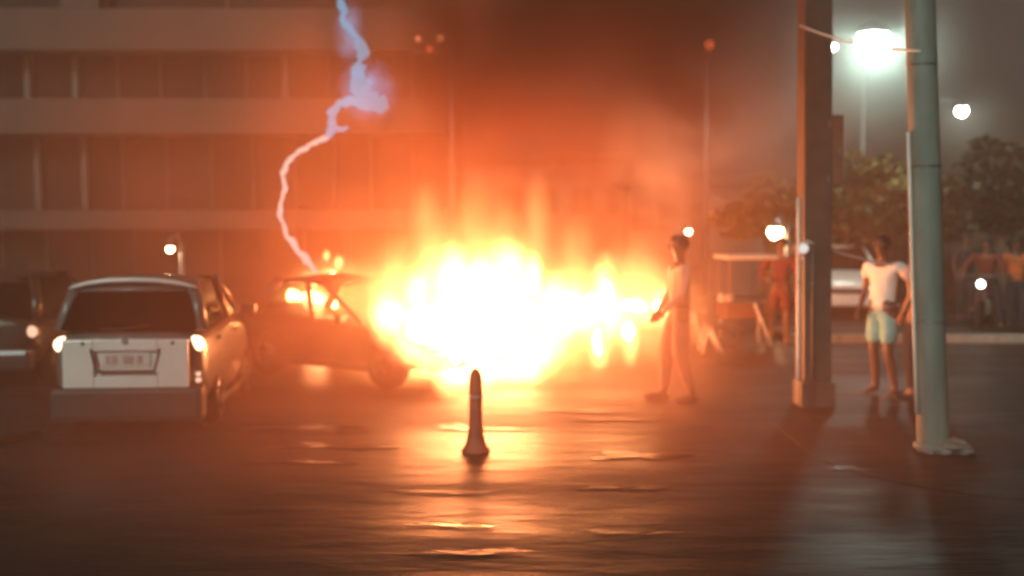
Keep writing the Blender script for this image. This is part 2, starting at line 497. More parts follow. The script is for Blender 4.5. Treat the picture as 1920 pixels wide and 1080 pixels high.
# ---------------------------------------------------------------- trees, right
def tree(name, label, c, crown, trunk_h, leaves, lm, seed, group='trees beyond the street'):
    """c base, crown = list of (offset, radii) clumps"""
    rnd = random.Random(seed)
    t = thing(name, label, 'tree', c, 0, group)
    bm = BM()
    tube(bm, [(0, 0, 0), (0.05, 0, trunk_h * .5), (-0.03, 0.05, trunk_h)], [0.26, 0.2, 0.15], 10)
    for off, rad in crown:
        o = Vector(off)
        tube(bm, [(-0.03, 0.05, trunk_h * 0.85), (o.x * .5, o.y * .5, (trunk_h + o.z) / 2), o], [0.11, 0.07, 0.02], 6)
    obj('trunk', bm, M['bark'], t, True)
    vs, fs = [], []
    tot = sum(r[0] * r[1] * r[2] for _, r in crown)
    for off, rad in crown:
        n = int(leaves * rad[0] * rad[1] * rad[2] / tot)
        cl = [(Vector((rnd.gauss(0, .5), rnd.gauss(0, .5), rnd.gauss(0, .45)))) for _ in range(max(6, n // 60))]
        for k in range(n):
            q = cl[k % len(cl)]
            p = q + Vector((rnd.gauss(0, .14), rnd.gauss(0, .14), rnd.gauss(0, .11)))
            if p.length > 1.15: continue
            p = Vector((off[0] + p.x * rad[0], off[1] + p.y * rad[1], off[2] + p.z * rad[2]))
            s = rnd.uniform(.06, .13)
            M3 = Matrix.Rotation(rnd.uniform(0, 6.28), 3, 'Z') @ Matrix.Rotation(rnd.uniform(-1.1, 1.1), 3, 'X')
            b = len(vs)
            for d in ((-.5, -.8, 0), (.5, -.8, 0), (.65, .2, .12), (0, 1, 0), (-.65, .2, .12)):
                vs.append(p + M3 @ (Vector(d) * s))
            fs.append((b, b + 1, b + 2, b + 3, b + 4))
    me = bpy.data.meshes.new('crown'); me.from_pydata(vs, [], fs); me.materials.append(lm)
    link(bpy.data.objects.new('crown', me), t)
    return t
def wpt(px, py, Y, c):
    p = at(px, py, Y); return (p.x - c[0], p.y - c[1], p.z - c[2])
def tree_px(name, label, px, Y, clumps, leaves, lm, seed):
    b = at(px, 400, Y); c = (b.x, Y, 0)
    cr = [(wpt(x, y, Y + dy, c), (rx, ry, rz)) for x, y, dy, rx, ry, rz in clumps]
    return tree(name, label, c, cr, min(q[0][2] for q in cr) + 0.3, leaves, lm, seed)
tree_px('street_tree', 'olive green tree lit by the warm globe lamp left of the brown column', 1450, 23.6,
        [(1430, 400, 0, 1.0, 1.0, .5), (1475, 370, .3, .8, .9, .6), (1395, 415, -.2, .7, .8, .35), (1460, 425, .3, .9, .9, .4)], 5200, M['leaf'], 3)
tree_px('street_tree', 'broad dark olive tree under the big floodlight between column and pole', 1630, 25.6,
        [(1600, 350, 0, 1.3, 1.2, .8), (1670, 345, .5, 1.2, 1.2, .8), (1560, 390, -.4, 1.0, 1.2, .7), (1640, 400, 0, 1.3, 1.2, .8), (1700, 390, 0, 1.2, 1.2, .8)], 9500, M['leaf'], 5)
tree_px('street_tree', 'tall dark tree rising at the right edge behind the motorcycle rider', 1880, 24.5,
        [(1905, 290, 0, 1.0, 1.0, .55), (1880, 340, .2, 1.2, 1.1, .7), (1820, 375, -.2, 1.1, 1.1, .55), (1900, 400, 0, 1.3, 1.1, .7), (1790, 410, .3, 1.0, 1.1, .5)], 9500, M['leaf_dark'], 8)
wy = 28.5
a, b = at(1330, 400, wy).x, at(2150, 400, wy).x
wl = thing('boundary_wall', 'long low brown boundary wall running behind the trees on the right', 'wall', ((a + b) / 2, wy, 0))
nseg = 9
for k in range(nseg):
    w = (b - a) / nseg
    bm = BM(); box(bm, (-(b - a) / 2 + (k + .5) * w, 0, 1.25), (w - 0.30, 0.18, 2.5)); obj('wall_panel', bm, M['wall'], wl)
    bm = BM(); box(bm, (-(b - a) / 2 + k * w, 0, 1.32), (0.29, 0.3, 2.64), bev=0.02); obj('wall_pier', bm, M['wall'], wl)

# ---------------------------------------------------------------- people
def skin_mesh(name, nodes, edges, m, parent, root=0, sub=2):
    """nodes: list of (co, radius or (rx, ry)); one continuous skinned surface, baked to a plain mesh"""
    me = bpy.data.meshes.new(name + '_skeleton')
    me.from_pydata([n[0] for n in nodes], edges, [])
    o = bpy.data.objects.new(name, me); COL.objects.link(o)
    md = o.modifiers.new('skin', 'SKIN'); md.use_smooth_shade = True
    sv = me.skin_vertices[0].data
    for i, n in enumerate(nodes):
        r = n[1] if isinstance(n[1], tuple) else (n[1], n[1])
        sv[i].radius = r; sv[i].use_root = (i == root)
    s = o.modifiers.new('sub', 'SUBSURF'); s.levels = sub; s.render_levels = sub
    dg = bpy.context.evaluated_depsgraph_get(); dg.update()
    nm = bpy.data.meshes.new_from_object(o.evaluated_get(dg))
    nm.name = name
    for p in nm.polygons: p.use_smooth = True
    nm.materials.clear(); nm.materials.append(m)
    bpy.data.objects.remove(o); bpy.data.meshes.remove(me)
    return link(bpy.data.objects.new(name, nm), parent)

STAND = dict(pelvis=(0, 0, .95), belly=(0, .01, 1.08), chest=(0, .01, 1.30), neck=(0, 0, 1.48), head=(0, .02, 1.63), crown=(0, 0, 1.72),
    hipR=(.09, 0, .90), kneeR=(.10, .03, .50), ankR=(.10, -.01, .08), toeR=(.12, .17, .025),
    hipL=(-.09, 0, .90), kneeL=(-.10, .03, .50), ankL=(-.10, -.01, .08), toeL=(-.12, .17, .025),
    shR=(.19, 0, 1.42), elR=(.25, -.02, 1.14), wrR=(.25, .08, .90), shL=(-.19, 0, 1.42), elL=(-.25, -.02, 1.14), wrL=(-.25, .08, .90))
def person(label, loc, rz, pose=None, scale=1.0, skin='skin', top='white_cloth', bottom='teal_cloth', long_legs=False, long_sleeves=False, shoes=None, helmet=None, group=None):
    J = dict(STAND); J.update(pose or {})
    J = {k: Vector(v) for k, v in J.items()}
    t = thing('person', label, 'person', loc, rz, group, scale)
    nodes, edges, idx = [], [], {}
    def N(k, co, r): idx[k] = len(nodes); nodes.append((tuple(co), r)); return idx[k]
    def Ed(a, b): edges.append((idx[a], idx[b]))
    N('pelvis', J['pelvis'], (.14, .105)); N('belly', J['belly'], (.125, .095)); N('chest', J['chest'], (.15, .105))
    N('neck', J['neck'], .052); up = (J['head'] - J['neck']).normalized()
    N('jaw', J['head'] - up * .055, (.060, .070)); N('head', J['head'], (.074, .092)); N('crown', J['crown'] , (.062, .078))
    for a, b in (('pelvis', 'belly'), ('belly', 'chest'), ('chest', 'neck'), ('neck', 'jaw'), ('jaw', 'head'), ('head', 'crown')): Ed(a, b)
    for s in 'RL':
        hip, kn, an, to = (J[k + s] for k in ('hip', 'knee', 'ank', 'toe'))
        N('hip' + s, hip, .088); N('thigh' + s, hip.lerp(kn, .45), .078); N('knee' + s, kn, .052); N('calf' + s, kn.lerp(an, .32) + Vector((0, -.012, 0)), .056)
        N('ank' + s, an, .034); N('heel' + s, an + (an - to).normalized() * .03 + Vector((0, 0, -.035)), .032); N('ball' + s, an.lerp(to, .62), (.042, .026)); N('toe' + s, to, (.036, .016))
        for a, b in (('pelvis', 'hip' + s), ('hip' + s, 'thigh' + s), ('thigh' + s, 'knee' + s), ('knee' + s, 'calf' + s), ('calf' + s, 'ank' + s), ('ank' + s, 'heel' + s), ('ank' + s, 'ball' + s), ('ball' + s, 'toe' + s)): Ed(a, b)
        sh, el, wr = (J[k + s] for k in ('sh', 'el', 'wr'))
        N('sh' + s, sh, .056); N('uarm' + s, sh.lerp(el, .5), .044); N('el' + s, el, .036); N('farm' + s, el.lerp(wr, .3), .038); N('wr' + s, wr, .023)
        for a, b in (('chest', 'sh' + s), ('sh' + s, 'uarm' + s), ('uarm' + s, 'el' + s), ('el' + s, 'farm' + s), ('farm' + s, 'wr' + s)): Ed(a, b)
        d = (wr - el).normalized()
        side = d.cross(Vector((1 if s == 'R' else -1, 0, 0)));
        if side.length < .2: side = d.cross(Vector((0, 0, 1)))
        side.normalize(); nrm = d.cross(side).normalized()
        N('palm' + s, wr + d * .055, (.033, .016)); Ed('wr' + s, 'palm' + s)
        for f, (o, L) in enumerate(((-.027, .062), (-.009, .074), (.010, .070), (.027, .054))):
            b0 = wr + d * .085 + side * o
            N(f'f{f}a' + s, b0, .0095); N(f'f{f}b' + s, b0 + d * L * .55 + nrm * .006, .0085); N(f'f{f}c' + s, b0 + d * L * .9 + nrm * .024, .0075)
            Ed('palm' + s, f'f{f}a' + s); Ed(f'f{f}a' + s, f'f{f}b' + s); Ed(f'f{f}b' + s, f'f{f}c' + s)
        N('tha' + s, wr + d * .035 - side * .032, .0105); N('thb' + s, wr + d * .075 - side * .052 + nrm * .01, .009)
        Ed('palm' + s, 'tha' + s); Ed('tha' + s, 'thb' + s)
    body = skin_mesh('body', nodes, edges, M[skin], t)
    # clothing grown from the same skeleton, a little larger
    g = .014
    def cloth(name, keys, es, rad, m):
        nn = [(tuple(J[k]) if isinstance(k, str) else tuple(k), r) for k, r in zip(keys, rad)]
        return skin_mesh(name, nn, es, M[m], t)
    if top:
        ks = ['belly', 'chest', J['chest'].lerp(J['neck'], .6), 'shR', J['shR'].lerp(J['elR'], .55), 'shL', J['shL'].lerp(J['elL'], .55), J['pelvis'].lerp(J['belly'], .3)]
        rs = [(.143, .112), (.170, .125), (.085, .075), .074, .066, .074, .066, (.152, .12)]
        es = [(7, 0), (0, 1), (1, 2), (1, 3), (3, 4), (1, 5), (5, 6)]
        if long_sleeves:
            ks += ['elR', J['elR'].lerp(J['wrR'], .9), 'elL', J['elL'].lerp(J['wrL'], .9)]; rs += [.05, .036, .05, .036]
            es += [(4, 8), (8, 9), (6, 10), (10, 11)]
        cloth('shirt', ks, es, rs, top)
    if bottom:
        f = .95 if long_legs else .88
        ks = ['pelvis', J['pelvis'].lerp(J['belly'], .45), 'hipR', J['hipR'].lerp(J['kneeR'], .5), J['hipR'].lerp(J['kneeR'], f), 'hipL', J['hipL'].lerp(J['kneeL'], .5), J['hipL'].lerp(J['kneeL'], f)]
        rs = [(.158, .125), (.145, .113), .108, .102, .092, .108, .102, .092]
        es = [(0, 1), (0, 2), (2, 3), (3, 4), (0, 5), (5, 6), (6, 7)]
        if long_legs:
            ks += [J['kneeR'].lerp(J['ankR'], .5), J['kneeR'].lerp(J['ankR'], .92), J['kneeL'].lerp(J['ankL'], .5), J['kneeL'].lerp(J['ankL'], .92)]; rs += [.07, .06, .07, .06]
            es += [(4, 8), (8, 9), (7, 10), (10, 11)]
        cloth('trousers' if long_legs else 'shorts', ks, es, rs, bottom)
    H = J['head']
    if helmet:
        bm = BM(); ball(bm, H + up * .025, (.128, .142, .135), 3); obj('helmet', bm, M[helmet], t, True)
        bm = BM(); ball(bm, H + Vector((0, .06, .015)), (.095, .095, .055), 3); obj('visor', bm, M['glass_dark'], t, True)
    else:
        bm = BM(); ball(bm, H + up * .035 + Vector((0, -.016, 0)), (.094, .108, .092), 3)
        for v in list(bm.verts):
            if v.co.y > H.y + .045 and v.co.z < H.z + .045: v.co.y = H.y + .03
            v.co += Vector([noise.noise(v.co * 30 + Vector((k * 7, 0, 0))) * .008 for k in range(3)])
        obj('hair', bm, M['hair'], t, True)
        bm = BM(); ball(bm, H + Vector((0, .098, -.012)), (.013, .020, .024), 2); obj('nose', bm, M[skin], t, True)
        for sx in (-1, 1):
            bm = BM(); ball(bm, H + Vector((sx * .031, .084, .012)), (.013, .010, .008), 2); obj('eye', bm, M['eye'], t, True)
            bm = BM(); ball(bm, H + Vector((sx * .080, -.005, -.005)), (.012, .022, .034), 2); obj('ear', bm, M[skin], t, True)
        bm = BM(); ball(bm, H + Vector((0, .086, -.055)), (.024, .010, .007), 2); obj('mouth', bm, M['red_cloth'], t, True)
    if shoes:
        for s in 'RL':
            an, to = J['ank' + s], J['toe' + s]
            bm = BM(); ball(bm, an.lerp(to, .45) + Vector((0, 0, -.02)), (.055, .145, .05), 2, Matrix.Rotation(math.atan2(-(to.x - an.x), to.y - an.y), 3, 'Z'))
            for v in bm.verts: v.co.z = max(v.co.z, min(an.z, to.z) - .03)
            obj('shoe', bm, M[shoes], t, True)
    return t

# man in white shirt, facing the fire (camera left)
pm = gnd(1652, 742, PZ)
person('barefoot man in white shirt and teal shorts standing between brown column and grey pole', (pm.x, pm.y, PZ), R(122),
       dict(kneeR=(.10, .02, .50), ankR=(.12, -.06, .075), toeR=(.15, .12, .022), kneeL=(-.13, .07, .50), ankL=(-.17, -.02, .075), toeL=(-.20, .16, .022),
            head=(.0, .05, 1.62), crown=(0, .04, 1.71), elR=(.24, .0, 1.13), wrR=(.20, .14, .95), elL=(-.32, -.13, 1.18), wrL=(-.24, -.02, .98), shR=(.205, 0, 1.42), shL=(-.205, 0, 1.42)), 1.10)
pm2 = gnd(1716, 748, PZ)
person('man mostly hidden behind the grey pole, only his lit side showing', (pm2.x + 0.02, pm2.y, PZ), R(35),
       dict(elL=(-.27, -.10, 1.16), wrL=(-.26, .02, .94)), 1.08, skin='skin_mid', top='grey_cloth', bottom='dark_cloth', long_legs=True, shoes='dark_cloth')
# onlooker in dark red left of the column
p3 = gnd(1462, 651)
person('onlooker in dark red shirt and rolled trousers standing just left of the brown column', (p3.x, p3.y, 0), R(150),
       dict(ankR=(.16, -.02, .08), kneeR=(.13, .03, .50), toeR=(.2, .15, .025), elR=(.30, .06, 1.18), wrR=(.18, .2, 1.1)), 1.02, top='red_cloth', bottom='red_cloth', long_sleeves=True, skin='skin_mid')

# ---------------------------------------------------------------- column, pole, box
c0 = gnd(1526, 760, PZ)
cz = 7.2
col = thing('column', 'tall square brown column with two pale pipes down its fire side', 'column', (c0.x, c0.y, PZ))
lean = -0.10
bm = BM()
for (z0, z1, hw) in ((0, .28, .19), (.285, cz, .155)):
    box(bm, (0, 0, (z0 + z1) / 2), (2 * hw, 2 * hw, z1 - z0), bev=0.012)
for v in bm.verts: v.co.x += lean * v.co.z / cz * 1.2
obj('shaft', bm, M['column'], col)
for dx, r_, nm, mt in ((-.178, .022, 'pipe', 'trim'), (-.07, .018, 'pipe', 'mullion')):
    bm = BM(); y = -.0 if dx < -.1 else -.20
    tube(bm, [(dx + lean * z / cz * 1.2 - (.0 if dx > -.1 else .0), y, z) for z in (0.02, .6, 1.2, 1.8, (2.35 if dx < -.1 else 1.75))], r_, 10)
    obj(nm, bm, M[mt], col, True)
    for z in (.5, 1.4):
        bm = BM(); torus(bm, (dx + lean * z / cz * 1.2, y, z), (0, 0, 1), r_ + .004, .006, 14, 6); obj('clip', bm, M['metal'], col, True)
# junction box on the column's right
jt = at(1558, 285, c0.y)
jb = thing('junction_box', 'rusty red junction box fixed to the right side of the brown column', 'electrical box', (jt.x + .005, c0.y, jt.z))
bm = BM(); box(bm, (0, 0, 0), (.19, .26, .80), bev=.012); obj('case', bm, M['boxrust'], jb)
bm = BM(); box(bm, (0, -.14, 0), (.16, .016, .74), bev=.006); obj('door', bm, M['boxrust'], jb)
bm = BM(); box(bm, (.055, -.155, 0), (.02, .02, .09), bev=.004); obj('handle', bm, M['metal'], jb)
for z in (-.3, .3):
    bm = BM(); box(bm, (-.07, -.152, z), (.02, .012, .07)); obj('hinge', bm, M['metal'], jb)
# lamp reflection on the column, put in as a small glowing disc
dl = at(1507, 466, c0.y - .22)
dt = thing('lamp_reflection', 'small round lamp reflection added as a glowing disc on the brown column', 'lamp', (dl.x, dl.y, dl.z))
bm = BM(); cyl(bm, (0, .03, 0), (0, .055, 0), .07, .07, 18); obj('backplate', bm, M['trim'], dt)
bm = BM(); ball(bm, (0, 0, 0), (.052, .03, .052), 2); obj('lens', bm, emit('reflection_glow', (.95, .9, .85), .9), dt, True)
bm = BM(); cyl(bm, (0, .02, -.09), (0, .02, -.13), .022, .016, 12); obj('cable_gland', bm, M['trim'], dt)

p0 = gnd(1750, 846, PZ)
pz = 7.0
pl = thing('utility_pole', 'thick round grey green pole in front of the man with rubble at its foot', 'pole', (p0.x, p0.y, PZ))
bm = BM(); tube(bm, [(-.19 * z / 3.4, 0, z) for z in (0, .02, 1, 2, 3, 4, 5.5, 7)], [.142, .142, .138, .136, .133, .13, .127, .12], 24)
obj('shaft', bm, M['pole'], pl, True)
bm = BM(); torus(bm, (0, 0, .05), (0, 0, 1), .15, .03, 24, 8); obj('base_collar', bm, M['pole'], pl, True)
bm = BM(); tube(bm, [(-.150 - .19 * z / 3.4, -.02, z) for z in (.35, 1.0, 2.0, 2.9)], .016, 8); obj('pipe', bm, M['trim'], pl, True)
for z in (1.2, 2.6, 3.5):
    bm = BM(); torus(bm, (-.19 * z / 3.4, 0, z), (0, 0, 1), .139, .006, 24, 6); obj('strap', bm, M['metal'], pl, True)
rnd = random.Random(4)
stones = ['flat grey rubble stone leaning on the foot of the grey pole', 'largest grey rubble stone right of the grey pole foot',
          'small rubble stone at the far right of the pole foot pile', 'small rubble stone left under the grey pole', 'round rubble stone behind the largest stone by the pole']
for i, (px, py, s) in enumerate(((1768, 850, .085), (1790, 850, .12), (1812, 852, .06), (1738, 852, .05), (1795, 836, .08))):
    g_ = gnd(px, py, PZ)
    bm = BM(); ball(bm, (0, 0, s * .4), (s * 1.3, s, s * .55), 2)
    for v in bm.verts: v.co += Vector([noise.noise(v.co * 9 + Vector((i * 9, k * 5, 0))) * s * .5 for k in range(3)])
    for v in bm.verts: v.co.z = max(v.co.z, 0)
    o = obj('stone', bm, M['rubble'], None); o.location = (g_.x, g_.y, PZ + .001)
    o.rotation_euler = (0, 0, rnd.uniform(0, 3)); tag(o, stones[i], 'stone', 'rubble at the pole foot')

# cables across
def sag(a, b, s, n=14):
    a, b = Vector(a), Vector(b)
    return [a.lerp(b, k / n) - Vector((0, 0, s * 4 * (k / n) * (1 - k / n))) for k in range(n + 1)]
bm = BM(); tube(bm, sag(at(1500, 48, 11.2), at(1725, 96, 9.25), .05), .012, 6)
tag(obj('cable', bm, M['trim'], None, True), 'pale cable slung from the brown column to the grey pole', 'cable', 'overhead cables')
bm = BM(); tube(bm, sag(at(1512, 452, c0.y - .2), at(1700, 500, 12.9), .04), .010, 6)
tag(obj('cable', bm, M['trim'], None, True), 'thin low cable from the glowing disc on the column towards the man behind the pole', 'cable', 'overhead cables')

# bollard before the fire
b0 = gnd(892, 848)
bt = thing('bollard', 'slim round topped bollard with flared foot standing in front of the fire', 'bollard', (b0.x, b0.y, 0))
prof = [(.13, 0), (.13, .03), (.10, .06), (.075, .16), (.062, .28), (.060, .66), (.052, .72), (.032, .76), (.005, .775)]
bm = BM(); tube(bm, [(0, 0, z) for r_, z in prof], [r_ for r_, z in prof], 20); obj('post', bm, M['bollard'], bt, True)
bm = BM(); torus(bm, (0, 0, .52), (0, 0, 1), .068, .008, 20, 6); obj('band', bm, M['trim'], bt, True)

# ---------------------------------------------------------------- cars
def loft(bm, rings):
    vr = [[bm.verts.new(p) for p in r] for r in rings]
    n = len(vr[0])
    for a, b in zip(vr, vr[1:]):
        for k in range(n):
            bm.faces.new((a[k], a[(k + 1) % n], b[(k + 1) % n], b[k]))
    bm.faces.new(vr[0][::-1]); bm.faces.new(vr[-1])
    return bm
def car(label, loc, rz, L=3.7, Wd=1.66, H=1.5, belt=.93, paint='dark_paint', sect=None, gh=None, name='parked_car', tail='tail', head=None, glassm='glass', rearm=None, roofm=None, plate_detail=False, seats=True):
    """length along +Y (front at +Y), origin under its middle"""
    t = thing(name, label, 'car', loc, rz, None)
    hw = Wd / 2; h2 = L / 2
    sect = sect or [(-h2, .80, .55, .86), (-h2 + .05, .93, .42, .92), (-h2 + .35, 1, .22, belt), (0, 1, .20, belt), (h2 - 1.25, 1, .20, belt), (h2 - .55, .98, .22, belt - .10), (h2 - .12, .90, .24, belt - .22), (h2, .76, .34, belt - .34)]
    rings = []
    for (y, w, zb, zt) in sect:
        w *= hw
        half = [(0, zb), (w * .80, zb), (w * .95, zb + .07), (w, zb + .22 * (zt - zb) + .05), (w * 1.0, zb + .62 * (zt - zb)), (w * .965, zt - .06), (w * .89, zt - .01), (w * .5, zt + .018), (0, zt + .028)]
        ring = [(x, y, z) for x, z in half] + [(-x, y, z) for x, z in half[-2:0:-1]]
        rings.append(ring)
    bm = BM(); loft(bm, rings); body = obj('body', bm, M[paint], t, True)
    sb = body.modifiers.new('sub', 'SUBSURF'); sb.levels = 1; sb.render_levels = 1
    gh = gh or dict(rb=-h2 + .12, rt=-h2 + .5, ft=h2 - 1.95, fb=h2 - 1.12, bt=-.1, bb=-.1, ct=None)
    wb, wt = hw * .90, hw * .74
    zb, zt = belt + .0, H
    # roof: crowned
    bm = BM(); y0, y1 = gh['rt'] - .05, gh['ft'] + .03
    loft(bm, [[(x * wt * s, y, zt - dz - .065 * (abs(x) ** 2.5) + .0 * k) for x in (-1, -.6, 0, .6, 1)] + [(x * wt * s, y, zt - dz - .095) for x in (1, 0, -1)] for k, (y, s, dz) in enumerate(((y0, .93, .035), (y0 + .15, 1, .01), ((y0 + y1) / 2, 1, -.015), (y1 - .15, 1, .01), (y1, .95, .04)))])
    rf = obj('roof', bm, M[roofm or paint], t, True)
    def P3(sx, y, top, inset=0): return (sx * (wt if top else wb), y, zt - .05 if top else zb)
    # glass
    bm = BM(); panel(bm, [P3(-.97, gh['fb'], 0), P3(.97, gh['fb'], 0), P3(.95, gh['ft'], 1), P3(-.95, gh['ft'], 1)], .006); obj('windscreen', bm, M[glassm], t)
    bm = BM(); panel(bm, [P3(.97, gh['rb'], 0), P3(-.97, gh['rb'], 0), P3(-.95, gh['rt'], 1), P3(.95, gh['rt'], 1)], .006); obj('rear_window', bm, M[rearm or glassm], t)
    for sx in (-1, 1):
        front = [P3(sx, gh['bb'] + .04, 0), P3(sx, gh['fb'] - .08, 0), P3(sx, gh['ft'] - .05, 1), P3(sx, gh['bt'] + .04, 1)]
        rear = [P3(sx, gh['rb'] + .28, 0), P3(sx, gh['bb'] - .04, 0), P3(sx, gh['bt'] - .04, 1), P3(sx, gh['rt'] + .14, 1)]
        for q in (front, rear):
            if sx < 0: q = q[::-1]
            bm = BM(); panel(bm, q, .006); obj('side_window', bm, M[glassm], t)
        for (a, b, r_) in (((sx, gh['fb'], 0), (sx, gh['ft'], 1), .034), ((sx, gh['bb'], 0), (sx, gh['bt'], 1), .036), ((sx, gh['rb'] + .1, 0), (sx, gh['rt'] + .03, 1), .07)):
            bm = BM(); tube(bm, [P3(*a), Vector(P3(*a)).lerp(Vector(P3(*b)), .5) + Vector((sx * .012, 0, .0)), P3(*b)], r_, 8); obj('pillar', bm, M[paint], t, True)
        # rocker, mirror, handles
        bm = BM(); box(bm, (sx * (hw + .09), gh['fb'] - .18, zb + .06), (.17, .09, .12), bev=.025); obj('side_mirror', bm, M[paint], t)
        for hy in (gh['bb'] - .75, gh['bb'] + .12):
            bm = BM(); box(bm, (sx * (hw + .004), hy, zb - .13), (.03, .15, .03), bev=.008); obj('door_handle', bm, M[paint], t)
        bm = BM(); box(bm, (sx * (hw - .015), .0, .235), (.05, L * .50, .08), bev=.015); obj('side_skirt', bm, M['plastic'], t)
        for wy_ in (-h2 + .68, h2 - .72):
            bm = BM(); cyl(bm, (sx * (hw - .19), wy_, .30), (sx * (hw - .01), wy_, .30), .30, .30, 28)
            bmesh.ops.bevel(bm, geom=[e for e in bm.edges if abs(e.calc_length()) < .1], offset=.02, segments=2, affect='EDGES')
            w = obj('wheel', bm, M['rubber'], t, True)
            bm = BM(); cyl(bm, (sx * (hw - .02), wy_, .30), (sx * (hw + .004), wy_, .30), .20, .18, 24)
            for k in range(5):
                a = k * 2 * math.pi / 5
                cyl(bm, (sx * (hw + .006), wy_, .30), (sx * (hw + .006), wy_ + math.cos(a) * .17, .30 + math.sin(a) * .17), .022, .018, 6)
            obj('rim', bm, M['rim'], w, True)
        # lamps
        bm = BM(); ball(bm, (sx * hw * .84, -h2 + .10, belt - .13), (.10, .07, .085), 2); obj('tail_light', bm, E[tail] if tail in E else M['red_cloth'], t, True)
        bm = BM(); ball(bm, (sx * hw * .66, h2 - .13, belt - .33), (.17, .13, .075), 2); obj('headlight', bm, E[head] if head in E else M['glass'], t, True)
    # bumpers, grille, seats
    bm = BM(); box(bm, (0, -h2 + .04, .33 if plate_detail else .40), (Wd * .97 if plate_detail else Wd * .93, .24, .34 if plate_detail else .26), bev=.06); obj('rear_bumper', bm, M['plastic'] if plate_detail else M[paint], t)
    bm = BM(); box(bm, (0, h2 - .07, .36), (Wd * .84, .22, .22), bev=.07); obj('front_bumper', bm, M[paint], t)
    bm = BM(); box(bm, (0, h2 + .02, belt - .38), (.62, .07, .09), bev=.02); obj('grille', bm, M['plastic'], t)
    for sx in (-1, 1) if seats else ():
        for sy in (gh['bb'] + .12, gh['bb'] - .72):
            bm = BM(); box(bm, (sx * .36, sy, .78), (.42, .12, .52), bev=.05); s_ = obj('seat', bm, M['dark_cloth'], t)
            bm = BM(); box(bm, (sx * .36, sy - .02, 1.11), (.24, .09, .14), bev=.03); obj('headrest', bm, M['dark_cloth'], s_)
    return t

# the pale hatchback at the left, seen from behind
c1 = gnd(222, 820)
L1 = 3.0
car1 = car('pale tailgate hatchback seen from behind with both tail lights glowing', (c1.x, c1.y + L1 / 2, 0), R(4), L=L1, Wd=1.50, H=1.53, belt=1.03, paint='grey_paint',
           tail='tail', glassm='glass_dark', rearm='glass_dark', plate_detail=True,
           sect=[(-L1/2, .84, .42, .96), (-L1/2 + .05, .95, .34, 1.01), (-L1/2 + .35, 1, .24, 1.02), (0, 1, .2, 1.02), (L1/2 - 1.15, 1, .2, 1.02), (L1/2 - .5, .98, .22, .92), (L1/2 - .12, .9, .24, .78), (L1/2, .76, .34, .64)],
           gh=dict(rb=-L1/2 + .07, rt=-L1/2 + .33, ft=L1/2 - 1.5, fb=L1/2 - .85, bt=-.05, bb=-.0))
yb = -L1 / 2
# tailgate panel with plate recess, plate, trims
bm = BM()
box(bm, (-.45, yb - .045, .765), (.295, .05, .47), bev=.014); box(bm, (.45, yb - .045, .765), (.295, .05, .47), bev=.014)
box(bm, (0, yb - .045, .945), (.604, .05, .11), bev=.01); box(bm, (0, yb - .045, .585), (.604, .05, .11), bev=.01)
box(bm, (0, yb - .012, .765), (.604, .02, .25))
[setattr(v_.co, 'z', v_.co.z - .035) for v_ in bm.verts]
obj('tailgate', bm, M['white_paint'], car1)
bm = BM(); box(bm, (0, yb - .03, .770), (.46, .014, .16), bev=.004); pt = obj('number_plate', bm, M['plate'], car1)
for k, (x, w_) in enumerate(((-.17, .04), (-.11, .055), (.02, .10), (.13, .045))):
    bm = BM(); box(bm, (x, yb - .040, .765), (w_, .004, .08), bev=.001); obj('plate_mark', bm, M['smudge'], pt)
for x, rr in ((-.30, R(14)), (.30, R(-14))):
    bm = BM(); box(bm, (x, yb - .073, .77), (.022, .012, .22), rot=Matrix.Rotation(rr * -1, 3, 'Y')); obj('recess_trim', bm, M['plastic'], car1)
bm = BM(); box(bm, (0, yb - .073, .655), (.55, .012, .026)); obj('recess_trim', bm, M['plastic'], car1)
bm = BM(); cyl(bm, (0, yb - .068, .95), (0, yb - .080, .95), .035, .03, 16); obj('badge', bm, M['metal'], car1)
bm = BM(); box(bm, (.09, yb - .05, .872), (.11, .03, .03), bev=.01); obj('plate_lamp', bm, E['tail_dim'], car1)
bm = BM(); ball(bm, (.68, yb - .02, .56), (.03, .03, .026), 2); obj('glowing_reflector', bm, E['tail_dim'], car1, True)  # reflector glints are put in as emission
bm = BM(); ball(bm, (.68, yb - .02, .62), (.028, .03, .022), 2); obj('glowing_reflector', bm, E['tail_dim'], car1, True)
bm = BM(); tube(bm, [(.62 * t_, yb + .22 + .05 * t_ * t_, 1.525 - .085 * abs(t_) ** 2.5) for t_ in (-1, -.9, -.7, -.4, 0, .4, .7, .9, 1)], [.012, .02, .024, .026, .026, .026, .024, .02, .012], 8); obj('spoiler_highlight', bm, M['white_paint'], car1, True)  # white tube puts in the highlight along the roof edge
bm = BM(); tube(bm, [(-.25, yb - .02, 1.06), (.0, yb - .03, 1.07), (.22, yb - .02, 1.10)], .009, 6); obj('wiper', bm, M['plastic'], car1, True)
for x in (-.4, .45):
    bm = BM(); box(bm, (x, yb - .072, .93), (.03, .01, .03)); obj('tailgate_clip', bm, M['plastic'], car1)

